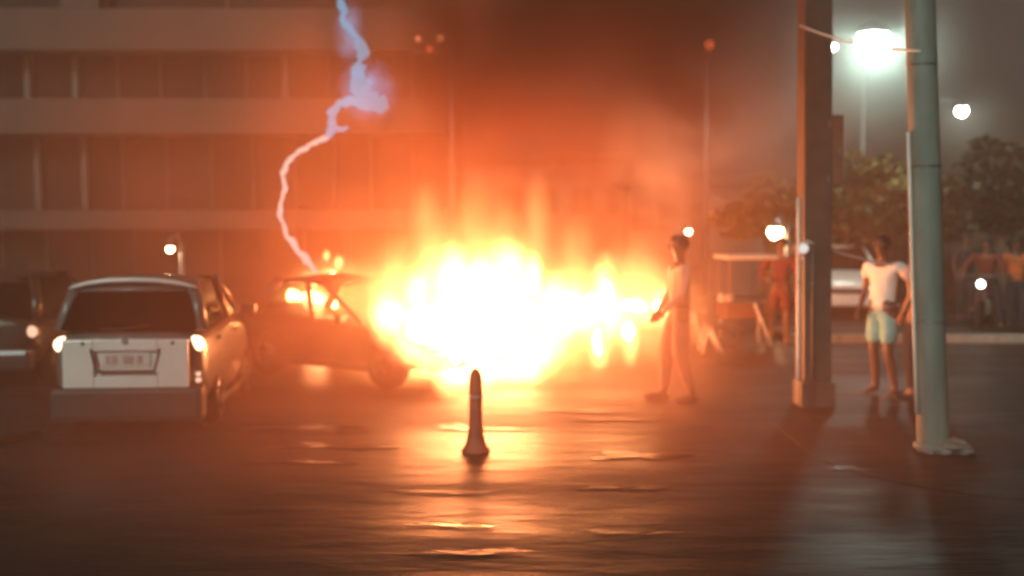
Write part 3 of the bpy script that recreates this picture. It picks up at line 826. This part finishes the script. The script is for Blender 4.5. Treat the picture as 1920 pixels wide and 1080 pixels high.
# the dark car whose nose runs into the fire
d = Vector((.82, -.57, 0)).normalized()
nose = Vector((-.55, 13.7, 0)); L2 = 3.5
ctr = nose - d * L2 / 2
car2 = car('dark car beside the fire with flames seen through its front side window', (ctr.x, ctr.y, 0), math.atan2(d.y, d.x) - math.pi / 2, L=L2, Wd=1.60, H=1.34, belt=.79, paint='dark_paint',
           tail='none', seats=False, gh=dict(rb=-L2/2 + .25, rt=-L2/2 + .75, ft=-.20, fb=.62, bt=-.46, bb=-.24))
xl = at(30, 640, 13.2).x - .70
car('dark car at the left edge beside the pale tailgate hatchback', (xl, 13.2 + 1.9, 0), R(4), L=3.8, Wd=1.6, H=1.42, belt=.86, paint='dark_paint', tail='tail_dim', glassm='glass_dark')
# white car in the cross street
c3 = gnd(1612, 597)
car3 = car('white car facing the camera across the street behind the man in white shirt', (c3.x, c3.y + 2.0, 0), R(172), L=4.1, Wd=1.72, H=1.45, belt=.95, paint='white_paint', tail='none', head='lamp_dim', glassm='glass_dark')

# ---------------------------------------------------------------- stall table, parasol, trestles
tb = gnd(1262, 668)
tb.y += 1.4
tbl = thing('stall_table', 'low wooden stall table behind the man in pale shirt and brown trousers', 'table', (tb.x, tb.y, 0))
bm = BM(); box(bm, (.0, 0, .60), (1.36, .62, .05), bev=.01); obj('tabletop', bm, M['wood'], tbl)
for sx in (-1, 1):
    for sy in (-1, 1):
        bm = BM(); tube(bm, [(sx * .50, sy * .24, .575), (sx * (.62), sy * .27, .0)], .025, 8); obj('leg', bm, M['trim'], tbl, True)
bm = BM(); box(bm, (0, 0, .3), (1.1, .03, .04)); obj('stretcher', bm, M['wood'], tbl)
pf = gnd(1272, 752)
person('man in pale shirt and brown trousers standing in the smoke right beside the flames', (pf.x, pf.y, 0), R(100),
       dict(elL=(-.28, .06, 1.16), wrL=(-.24, .24, .98), elR=(.27, .0, 1.15), wrR=(.24, .16, .93), kneeR=(.12, .10, .50), ankR=(.13, .12, .08), toeR=(.15, .29, .025), ankL=(-.12, -.12, .08), toeL=(-.14, .05, .025)),
       1.10, skin='skin', top='warm_cloth', bottom='brown_cloth', long_legs=True, long_sleeves=True, shoes='dark_cloth')
fb = gnd(1395, 648)
ft_ = thing('market_cart', 'small cart with a flat pale canopy left of the onlooker in dark red', 'cart', (fb.x, fb.y, 0), R(8))
bm = BM(); box(bm, (0, 0, 1.46), (.86, .7, .07), bev=.02); obj('canopy', bm, M['canvas'], ft_)
for sx in (-1, 1):
    for sy in (-1, 1):
        bm = BM(); tube(bm, [(sx * .36, sy * .28, .75), (sx * .36, sy * .28, 1.43)], .016, 8); obj('post', bm, M['wood'], ft_, True)
bm = BM(); box(bm, (0, 0, .60), (.82, .6, .26), bev=.02); obj('tray', bm, M['boxrust'], ft_)
for a, b in (((.05, -.33, .72), (.34, -.36, .02)), ((-.30, .28, .5), (-.34, .28, 0)), ((.34, .28, .5), (.36, .28, 0))):
    bm = BM(); tube(bm, [a, b], .028, 8); obj('leg', bm, M['trim'], ft_, True)
bm = BM(); torus(bm, (-.36, -.33, .24), (0, 1, 0), .21, .026, 24, 8); w = obj('wheel', bm, M['rubber'], ft_, True)
bm = BM()
for k in range(6):
    a = math.pi * k / 6; cyl(bm, (-.36 - math.cos(a) * .2, -.33, .24 - math.sin(a) * .2), (-.36 + math.cos(a) * .2, -.33, .24 + math.sin(a) * .2), .006, n=6)
obj('spokes', bm, M['rim'], w)
for (px, lb) in ((1353, 'left round white pot on the tray of the small cart'), (1368, 'right round white pot on the tray of the small cart')):
    q = at(px, 560, fb.y - .15)
    t = thing('pot', lb, 'pot', (q.x, q.y, .732), 0, 'pots on the cart')
    bm = BM(); tube(bm, [(0, 0, z) for z in (0, .01, .06, .10, .115)], [.045, .06, .068, .06, .055], 16); obj('bowl', bm, M['trim'], t, True)
    bm = BM(); ball(bm, (0, 0, .12), (.058, .058, .022), 2); ball(bm, (0, 0, .147), .012, 1); obj('lid', bm, M['trim'], t, True)
sb_ = gnd(1330, 660)
st = thing('folding_trestle', 'lit A shaped folding trestle standing right of the stall table', 'trestle', (sb_.x, sb_.y, 0))
for sy in (-.18, .18):
    for a, b in (((-.02, sy, .40), (.17, sy, .0)), ((-.05, sy, .40), (-.14, sy, .0))):
        bm = BM(); tube(bm, [a, b], .024, 8); obj('leg', bm, M['trim'], st, True)
bm = BM(); box(bm, (-.03, 0, .42), (.09, .46, .05), bev=.01); obj('beam', bm, M['wood'], st)
for x in (-.10, .10):
    bm = BM(); cyl(bm, (x, -.18, .16), (x, .18, .16), .012, n=8); obj('rung', bm, M['trim'], st)

# ---------------------------------------------------------------- motorcycle and rider
mb = gnd(1842, 606)
mb = Vector((at(1845, 600, 20.1).x, 20.1, 0))
mc = thing('motorcycle', 'dark motorcycle with its headlight on, turned to the camera near the right edge', 'motorcycle', mb, R(150))
for wy_, nm in ((.66, 1), (-.62, 2)):
    bm = BM(); torus(bm, (0, wy_, .31), (1, 0, 0), .255, .052, 28, 10); w = obj('wheel', bm, M['rubber'], mc, True)
    bm = BM(); torus(bm, (0, wy_, .31), (1, 0, 0), .20, .014, 24, 6); cyl(bm, (-.06, wy_, .31), (.06, wy_, .31), .035, n=12)
    for k in range(5):
        a = k * math.pi / 5; cyl(bm, (0, wy_ - math.cos(a) * .2, .31 - math.sin(a) * .2), (0, wy_ + math.cos(a) * .2, .31 + math.sin(a) * .2), .009, n=6)
    obj('rim', bm, M['rim'], w, True)
for sx in (-.075, .075):
    bm = BM(); tube(bm, [(sx, .66, .31), (sx, .50, .72), (sx, .44, .95)], .022, 8); obj('fork', bm, M['rim'], mc, True)
bm = BM(); tube(bm, [(0, .42, .78), (0, .2, .55), (0, -.15, .42), (0, -.35, .5), (0, -.45, .72)], .035, 8); obj('frame', bm, M['metal'], mc, True)
bm = BM(); ball(bm, (0, .18, .80), (.14, .27, .13), 3); obj('fuel_tank', bm, M['red_cloth'], mc, True)
bm = BM(); box(bm, (0, -.32, .79), (.24, .62, .09), bev=.035); obj('seat', bm, M['dark_cloth'], mc)
bm = BM(); box(bm, (0, .05, .45), (.24, .36, .28), bev=.05)
for z in (.36, .42, .48, .54): box(bm, (0, .1, z), (.30, .26, .012))
obj('engine', bm, M['metal'], mc)
bm = BM(); tube(bm, [(-.36, .30, 1.02), (-.16, .38, 1.04), (.16, .38, 1.04), (.36, .30, 1.02)], .014, 8); obj('handlebar', bm, M['metal'], mc, True)
bm = BM(); ball(bm, (0, .56, .90), (.085, .075, .085), 2); hl = obj('headlight', bm, M['metal'], mc, True)
bm = BM(); ball(bm, (0, .60, .90), (.068, .05, .068), 2); obj('lens', bm, emit('bike_headlight', (1, .9, .78), 12.0), hl, True)
bm = BM(); tube(bm, [(.14, .1, .32), (.15, -.3, .30), (.16, -.75, .38)], [.025, .035, .045], 10); obj('exhaust', bm, M['rim'], mc, True)
bm = BM(); torus(bm, (0, .66, .31), (1, 0, 0), .31, .0, 4, 3) if False else box(bm, (0, .66, .63), (.12, .34, .02), bev=.008); obj('front_mudguard', bm, M['red_cloth'], mc)
bm = BM(); box(bm, (0, -.66, .70), (.14, .30, .03), bev=.01); obj('rear_mudguard', bm, M['dark_paint'], mc)
person('rider in dark reddish jacket astride the motorcycle near the right edge', mb, R(150),
       dict(pelvis=(0, -.22, .93), belly=(0, -.19, 1.06), chest=(0, -.10, 1.27), neck=(0, -.05, 1.45), head=(0, .0, 1.60), crown=(0, .0, 1.69),
            hipR=(.10, -.20, .92), kneeR=(.22, .20, .78), ankR=(.20, .02, .38), toeR=(.20, .20, .33), hipL=(-.10, -.20, .92), kneeL=(-.22, .20, .78), ankL=(-.30, .12, .10), toeL=(-.33, .30, .03),
            shR=(.19, -.09, 1.39), elR=(.32, .10, 1.20), wrR=(.34, .26, 1.05), shL=(-.19, -.09, 1.39), elL=(-.32, .10, 1.20), wrL=(-.34, .26, 1.05)),
       1.0, skin='skin_mid', top='red_cloth', bottom='dark_cloth', long_legs=True, long_sleeves=True, shoes='dark_cloth')
pp = gnd(1905, 612)
person('bystander in bright orange shirt at the right edge beside the motorcycle', (at(1903, 600, 20.2).x, 20.2, 0), R(165), dict(elR=(.28, .05, 1.15), wrR=(.2, .2, 1.05)), .98, skin='skin', top='orange_cloth', bottom='dark_cloth', long_legs=True, shoes='dark_cloth')
pp = gnd(1812, 600)
person('bystander in dark clothes standing just left of the motorcycle rider', (pp.x, 22.3, 0), R(190), None, 1.0, skin='skin', top='dark_cloth', bottom='dark_cloth', long_legs=True, shoes='dark_cloth')

# ---------------------------------------------------------------- street lamps
def street_lamp(label, px, py, Y, r_, em, arm=0.9, side=-1, base=None):
    p = at(px, py, Y)
    t = thing('street_lamp', label, 'street lamp', (p.x - side * arm, Y + .1, 0), 0, None)
    bm = BM(); tube(bm, [(0, 0, 0), (0, 0, p.z * .5), (0, 0, p.z + .1)], [.09, .07, .05], 12); obj('pole', bm, M['metal'], t, True)
    bm = BM(); tube(bm, [(0, 0, p.z + .08), (side * arm * .5, -.03, p.z + .28), (side * arm, -.1, p.z + .2)], .03, 8); obj('arm', bm, M['metal'], t, True)
    bm = BM(); tube(bm, [(side * arm, -.1, p.z + r_ * .55), (side * arm, -.1, p.z + r_ * .9), (side * arm, -.1, p.z + r_ + .12)], [r_ * 1.15, r_ * .9, .04], 18); hd = obj('lamp_head', bm, M['metal'], t, True)
    bm = BM(); ball(bm, (side * arm, -.1, p.z), (r_, r_, r_), 2); obj('globe', bm, E[em], hd, True)
    return t
street_lamp('street lamp with the biggest white floodlight seen between the column and the pole', 1637, 82, 24, .38, 'flood', 1.0, -1)
street_lamp('small white street lamp just left of the biggest floodlight', 1562, 88, 30, .10, 'lamp_small', .9, -1)
street_lamp('white street lamp right of the grey pole above the dark tree', 1803, 208, 26, .14, 'lamp_small', .8, 1)
street_lamp('warm globe street lamp at head height left of the brown column', 1454, 435, 21.5, .15, 'lamp_warm', .25, -1)
street_lamp('tiny white lamp right of the head of the man in brown trousers', 1291, 434, 26, .07, 'lamp_warm', .25, 1)
street_lamp('small lamp on a post in front of the office building above the pale car', 319, 467, 22, .07, 'lamp_warm', .2, -1)

# signal lights on the building corner and over the street
def signal(label, px, py, Y, r_, em, mast_x=None, mast_top=None):
    p = at(px, py, Y)
    t = thing('signal_lamp', label, 'signal lamp', p, 0, 'red signal lamps')
    bm = BM(); box(bm, (0, .12, 0), (r_ * 2.8, .2, r_ * 2.8), bev=.02); obj('housing', bm, M['plastic'], t)
    bm = BM(); ball(bm, (0, 0, 0), (r_, r_ * .6, r_), 2); obj('lens', bm, E[em], t, True)
    bm = BM(); box(bm, (0, -.06, r_ * 1.5), (r_ * 2.6, .16, .02)); obj('hood', bm, M['plastic'], t)
    return t
sY = 25.5
signal('long red signal lamp, leftmost of the three before the office building corner', 784, 73, sY, .07, 'red_dim')
signal('red signal lamp, upper right of the three at the office building corner', 825, 71, sY, .09, 'red_dim')
signal('red signal lamp, lowest of the three at the office building corner', 806, 92, sY, .08, 'red')
g1 = at(845, 100, sY)
t = thing('signal_mast', 'tall thin mast carrying the three red signal lamps at the office building corner', 'mast', (g1.x, sY + .3, 0))
bm = BM(); tube(bm, [(0, 0, 0), (0, 0, 4), (0, 0, at(845, 55, sY).z)], [.09, .07, .05], 10); obj('pole', bm, M['metal'], t, True)
x0 = at(770, 80, sY).x - g1.x
for py in (71, 94):
    bm = BM(); cyl(bm, (x0, 0, at(0, py, sY).z), (0, 0, at(0, py, sY).z), .025, n=8); obj('arm', bm, M['metal'], t)
signal('single red signal lamp high over the street left of the brown column', 1330, 84, 28, .13, 'red')
g1 = at(1330, 84, 28)
t = thing('signal_mast', 'tall dark mast with the single red lamp, left of the brown column', 'mast', (g1.x, 28.32, 0))
bm = BM(); tube(bm, [(0, 0, 0), (0, 0, 4), (0, 0, g1.z + .3)], [.08, .06, .045], 10); obj('pole', bm, M['metal'], t, True)

# ---------------------------------------------------------------- the fire
FY = 14.6
fire = thing('fire', 'huge white hot fireball burning on the street behind the dark car and bollard', 'fire', (at(880, 700, FY).x, FY, 0))
FO = Vector(fire.location)
def fpt(px, py, Y): return at(px, py, Y) - FO
bm = BM()
sc_ = FPX / FY
for (px, py, rx, rz, dy) in [(800, 610, 88, 70, 0), (880, 600, 110, 90, .2), (960, 590, 95, 88, .1), (860, 660, 70, 60, -.3), (930, 660, 90, 45, -.1), (1010, 610, 50, 75, .1), (750, 590, 45, 40, .2), (855, 540, 52, 55, .1), (945, 520, 42, 45, .1), (1035, 575, 25, 45, .1), (870, 690, 36, 45, -.7), (745, 600, 40, 34, -.9), (790, 640, 50, 40, -1.0), (830, 665, 45, 40, -1.1), (900, 680, 60, 50, -.8), (985, 665, 55, 36, -.1)]:
    c = fpt(880 + (px - 880) * .70, 615 + (py - 615) * .66, FY + dy); ball(bm, c, (rx / sc_ * .6, min(rx / sc_ * .5, .35), rz / sc_ * .58), 3)
for v in bm.verts:
    n3 = Vector([noise.noise(v.co * 2.6 + Vector((k * 11, 3, 0))) for k in range(3)])
    v.co += n3 * .12
    v.co.z = max(v.co.z, .03)
obj('flame_core', bm, E['fire_core'], fire, True)
# soft burning gas around the core
def gas(name, px, py, Y, rx, ry, rz, m, parent=None, origin=None):
    bm = BM(); bmesh.ops.create_icosphere(bm, subdivisions=2, radius=1.06)
    o = obj(name, bm, m, parent, True)
    o.location = at(px, py, Y) - (origin or Vector((0, 0, 0))); o.scale = (rx, ry, rz)
    return o
gm = soft_volume('burning_gas', 'emit', (1.0, .40, .12), 62.0, nscale=2.4, lo=.30, hi=.70, power=2.7, zstretch=.5, detail=5)
gt = soft_volume('flame_tongue', 'emit', (1.0, .42, .13), 70.0, nscale=4.5, lo=.25, hi=.65, power=1.5, zstretch=.4, detail=4)
gs = soft_volume('soft_burning_gas', 'emit', (1.0, .38, .11), 22.0, nscale=2.2, lo=.25, hi=.70, power=1.6, zstretch=.5, detail=4)
gas('burning_gas', 885, 605, FY - .3, 2.35, 1.6, 1.55, gm, fire, FO)
for (px, py, rx, rz) in ((850, 520, .30, .52), (952, 515, .34, .55), (1036, 570, .26, .50), (728, 585, .28, .34), (785, 545, .24, .42), (900, 520, .22, .40), (862, 690, .26, .50), (960, 690, .45, .36), (1000, 520, .16, .40), (1062, 590, .24, .42), (1020, 650, .34, .34)):
    gas('flame_tongue', px, py, FY - .7, rx, .3, rz, gt, fire, FO)
for (px, py, rx, rz) in ((735, 610, .30, .36), (765, 650, .26, .26), (800, 665, .32, .34), (845, 700, .28, .40), (900, 700, .34, .30), (990, 690, .40, .26)):
    gas('flame_tongue', px, py, 12.7, rx, .28, rz, gt, fire, FO)
gm2 = soft_volume('flame_gas', 'emit', (1.0, .34, .09), .8, nscale=1.9, lo=.34, hi=.66, power=1.2, zstretch=.35)
gf = soft_volume('faint_flame', 'emit', (1.0, .40, .12), 4.5, nscale=3.0, lo=.2, hi=.65, power=1.2, zstretch=.3)
for (px, py, rx, rz) in ((798, 430, .26, .75), (890, 425, .30, .80), (1005, 420, .24, .78), (950, 450, .3, .6), (1080, 470, .3, .5)):
    gas('faint_flame', px, py, FY - .5, rx, .3, rz, gf, fire, FO)
gas('flame_gas', 900, 470, FY + .3, 3.0, 1.3, 1.35, gm2, fire, FO)

f2 = thing('fire', 'second smaller fire with a tall white tongue beside the stall table', 'fire', (at(1135, 600, FY).x, FY, 0))
FO_keep = FO; FO = Vector(f2.location)
bm = BM()
Y2 = 15.6; sc2 = FPX / Y2
for (px, py, rx, rz, dy) in [(1110, 580, 28, 50, 0), (1140, 560, 24, 60, 0), (1185, 572, 50, 18, 0), (1235, 574, 26, 16, -.1), (1120, 640, 14, 45, 0), (1180, 625, 20, 30, -.1)]:
    c = fpt(px, py, Y2 + dy); ball(bm, c, (rx / sc2 * .5, .08, rz / sc2 * .55), 2)
for v in bm.verts: v.co += Vector([noise.noise(v.co * 4 + Vector((k * 11, 3, 0))) for k in range(3)]) * .05
obj('flame_core', bm, E['fire_small'], f2, True)
gas('burning_gas', 1150, 590, Y2 - .3, 1.5, .9, 1.0, gs, f2, FO)
for (px, py, rx, rz) in ((1085, 580, .30, .45), (1160, 610, .35, .34), (1215, 590, .40, .24), (1132, 545, .24, .62), (1110, 590, .26, .50), (1124, 650, .20, .52), (1182, 640, .17, .45), (1190, 572, .50, .20), (1240, 565, .24, .28), (1150, 590, .28, .5)):
    gas('flame_tongue', px, py, Y2 - .3, rx, .22, rz, gt, f2, FO)
f3 = thing('fire', 'small fire patch burning behind the dark car above its windscreen pillar', 'fire', (at(600, 560, 16.3).x, 16.3, 0))
FO = Vector(f3.location); sc3 = FPX / 16.3
bm = BM()
for (px, py, rx, rz) in [(592, 528, 22, 15), (622, 524, 24, 20), (585, 563, 42, 30), (615, 575, 30, 30), (550, 556, 24, 26), (600, 640, 50, 40), (600, 720, 60, 60)]:
    ball(bm, fpt(px, py, 16.3), (rx / sc3 * .6, .12, rz / sc3 * .6), 2)
for v in bm.verts:
    v.co += Vector([noise.noise(v.co * 4 + Vector((k * 11, 3, 0))) for k in range(3)]) * .05
    v.co.z = max(v.co.z, .03)
obj('flame_core', bm, E['fire_small'], f3, True)
gas('burning_gas', 620, 560, 16.3, .95, .6, .75, gs, f3, FO)
for (px, py, rx, rz) in ((588, 530, .27, .22), (622, 526, .27, .26), (575, 572, .62, .42), (612, 480, .07, .12), (635, 492, .10, .14)):
    gas('flame_tongue', px, py, 16.2, rx, .2, rz, gt, f3, FO)
FO = FO_keep

# ---------------------------------------------------------------- electric arc
arc = thing('electric_arc', 'jagged blue white electric arc curling down behind the dark car into the fire', 'electric arc', at(580, 490, 15.8))
AO = Vector(arc.location); AY = 15.8
def jag(pts, amp, seed, n=4):
    r_ = random.Random(seed); out = []
    for (a, b) in zip(pts, pts[1:]):
        for k in range(n):
            f = k / n
            out.append((a[0] + (b[0] - a[0]) * f + r_.uniform(-amp, amp), a[1] + (b[1] - a[1]) * f + r_.uniform(-amp, amp), (a[2] + (b[2] - a[2]) * f) * r_.uniform(.45, 1.05)))
    out.append(pts[-1]); return out
def arc_part(name, pts, amp, seed, m):
    q = jag(pts, amp, seed); bm = BM()
    tube(bm, [at(x, y, AY) - AO for x, y, r_ in q], [r_ * AY / FPX for x, y, r_ in q], 8)
    return obj(name, bm, m, arc, True)
arc_part('upper_channel', [(628, -40, 8), (640, 10, 9), (648, 45, 8), (668, 75, 10), (684, 92, 11), (674, 112, 7), (670, 135, 16), (676, 165, 24), (696, 188, 26), (716, 202, 19), (722, 206, 10)], 5, 2, E['arc_blue'])
arc_part('side_channel', [(690, 190, 16), (660, 190, 12), (636, 192, 10), (621, 210, 10), (626, 235, 11), (616, 258, 10)], 3, 5, E['arc_blue'])
arc_part('branch', [(624, 238, 6), (640, 244, 5), (652, 238, 4)], 1.5, 6, E['arc_blue'])
arc_part('lower_channel', [(616, 258, 8), (590, 268, 6), (560, 285, 5), (538, 305, 6), (530, 330, 6), (535, 352, 6), (525, 378, 5), (526, 410, 5), (540, 445, 7), (560, 470, 7), (578, 490, 7), (592, 512, 6)], 2, 9, E['arc_pale'])
am = soft_volume('arc_glow', 'emit', (.20, .50, .90), 4.5, nscale=5.0, lo=.30, hi=.60, power=1.4)  # blue halo of the arc, put in as an emitting volume
gas('arc_glow', 690, 170, AY, .50, .4, .52, am, arc, AO)
gas('arc_glow', 655, 60, AY, .26, .3, .55, am, arc, AO)

# ---------------------------------------------------------------- smoke and haze
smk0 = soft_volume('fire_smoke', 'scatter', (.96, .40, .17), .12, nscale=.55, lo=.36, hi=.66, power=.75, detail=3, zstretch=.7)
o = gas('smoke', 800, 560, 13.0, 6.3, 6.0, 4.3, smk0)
tag(o, 'thick glowing smoke hanging over the fire and the dark car', 'smoke', kind='stuff')
smk = soft_volume('pale_smoke', 'scatter', (.80, .74, .68), 2.0, nscale=1.0, lo=.44, hi=.62, power=1.0, detail=3)
o = gas('smoke', 1250, 290, 17.5, 1.15, 1.0, 1.5, smk)
tag(o, 'pale smoke wisp curling up above the man in brown trousers right of the fire', 'smoke', kind='stuff')
smk2 = soft_volume('grey_smoke', 'scatter', (.62, .62, .60), .8, nscale=.8, lo=.38, hi=.68, power=1.0, detail=3)
o = gas('smoke', 1390, 200, 19.5, 2.9, 1.5, 1.9, smk2)
tag(o, 'broad grey smoke cloud drifting towards the brown column', 'smoke', kind='stuff')

o = gas('smoke', 1205, 520, 15.6, .75, .5, .75, soft_volume('lit_smoke', 'scatter', (.95, .86, .80), 1.3, nscale=1.6, lo=.25, hi=.6, power=1.1))
tag(o, 'bright pale smoke between the second fire and the man in brown trousers', 'smoke', kind='stuff')
o = gas('smoke', 1245, 610, 11.3, .95, .5, 1.2, soft_volume('man_glare_veil', 'scatter', (.97, .66, .46), 2.6, nscale=1.2, lo=.25, hi=.7, power=1.1))  # smoke added so its orange tint lightens the man as glare would
tag(o, 'orange tinted smoke added as a glare veil before the man in brown trousers', 'smoke', kind='stuff')
o = gas('smoke', 560, 660, 11.9, 1.7, .9, 1.0, soft_volume('car_glare_veil', 'scatter', (.95, .50, .26), .75, nscale=.9, lo=.2, hi=.75, power=1.2))  # smoke added to lift the dark car, in place of glare
tag(o, 'thin orange tinted smoke added as a glare veil in front of the dark car', 'smoke', kind='stuff')
o = gas('smoke', 1080, 50, 11.6, 2.8, 1.8, 1.7, soft_volume('dark_smoke', 'scatter', (.14, .06, .035), 3.0, nscale=.7, lo=.34, hi=.64, power=1.0, detail=4))
tag(o, 'dark brown smoke billow high above the fire', 'smoke', kind='stuff')
o = gas('smoke', 800, 120, 15.5, 2.8, 1.6, 1.6, soft_volume('brown_smoke', 'scatter', (.45, .20, .10), .5, nscale=.8, lo=.36, hi=.64, power=1.0, detail=4))
tag(o, 'brown smoke billow before the office building corner', 'smoke', kind='stuff')
o = gas('smoke', 960, 235, 12.4, 2.3, 1.2, .95, soft_volume('dimming_smoke', 'scatter', (.34, .14, .07), 1.1, nscale=1.0, lo=.36, hi=.64, power=1.0, detail=4))  # lobe added to dim the overbright glow over the flames
tag(o, 'ragged umber smoke added to dim the glow just above the flames', 'smoke', kind='stuff')
mist = soft_volume('halo_mist', 'scatter', (.90, .95, .90), .26, nscale=.8, lo=.05, hi=.8, power=1.0)  # mist balls added only to widen the lamp halos
o = gas('smoke', 1637, 100, 23.9, 2.3, 1.8, 2.3, mist)
tag(o, 'greenish mist added for the halo round the biggest floodlight', 'smoke', kind='stuff')
o = gas('smoke', 1812, 235, 25.9, 1.2, 1.0, 1.2, mist)
tag(o, 'small patch of mist added for the halo at the white lamp right of the grey pole', 'smoke', kind='stuff')
o = gas('smoke', 820, 860, 8.6, 4.8, 2.8, 2.0, soft_volume('road_glare_veil', 'scatter', (.97, .40, .23), .34, nscale=.9, lo=.1, hi=.9, power=1.0))  # red tinted smoke added in place of glare over the foreground
tag(o, 'thin reddish smoke added as a glare veil low over the road in front of the bollard', 'smoke', kind='stuff')
hb = BM(); box(hb, (0, 26, 6.0), (76, 60, 14.4))
hz = bpy.data.materials.new('haze'); hz.use_nodes = True
nt = hz.node_tree; nt.nodes.remove(nt.nodes['Principled BSDF'])
v = nt.nodes.new('ShaderNodeVolumePrincipled')
v.inputs['Color'].default_value = (.95, .82, .70, 1)
v.inputs['Density'].default_value = 0.0075
v.inputs['Anisotropy'].default_value = 0.25
nt.links.new(v.outputs[0], nt.nodes['Material Output'].inputs['Volume'])
tag(obj('haze', hb, hz), kind='stuff')
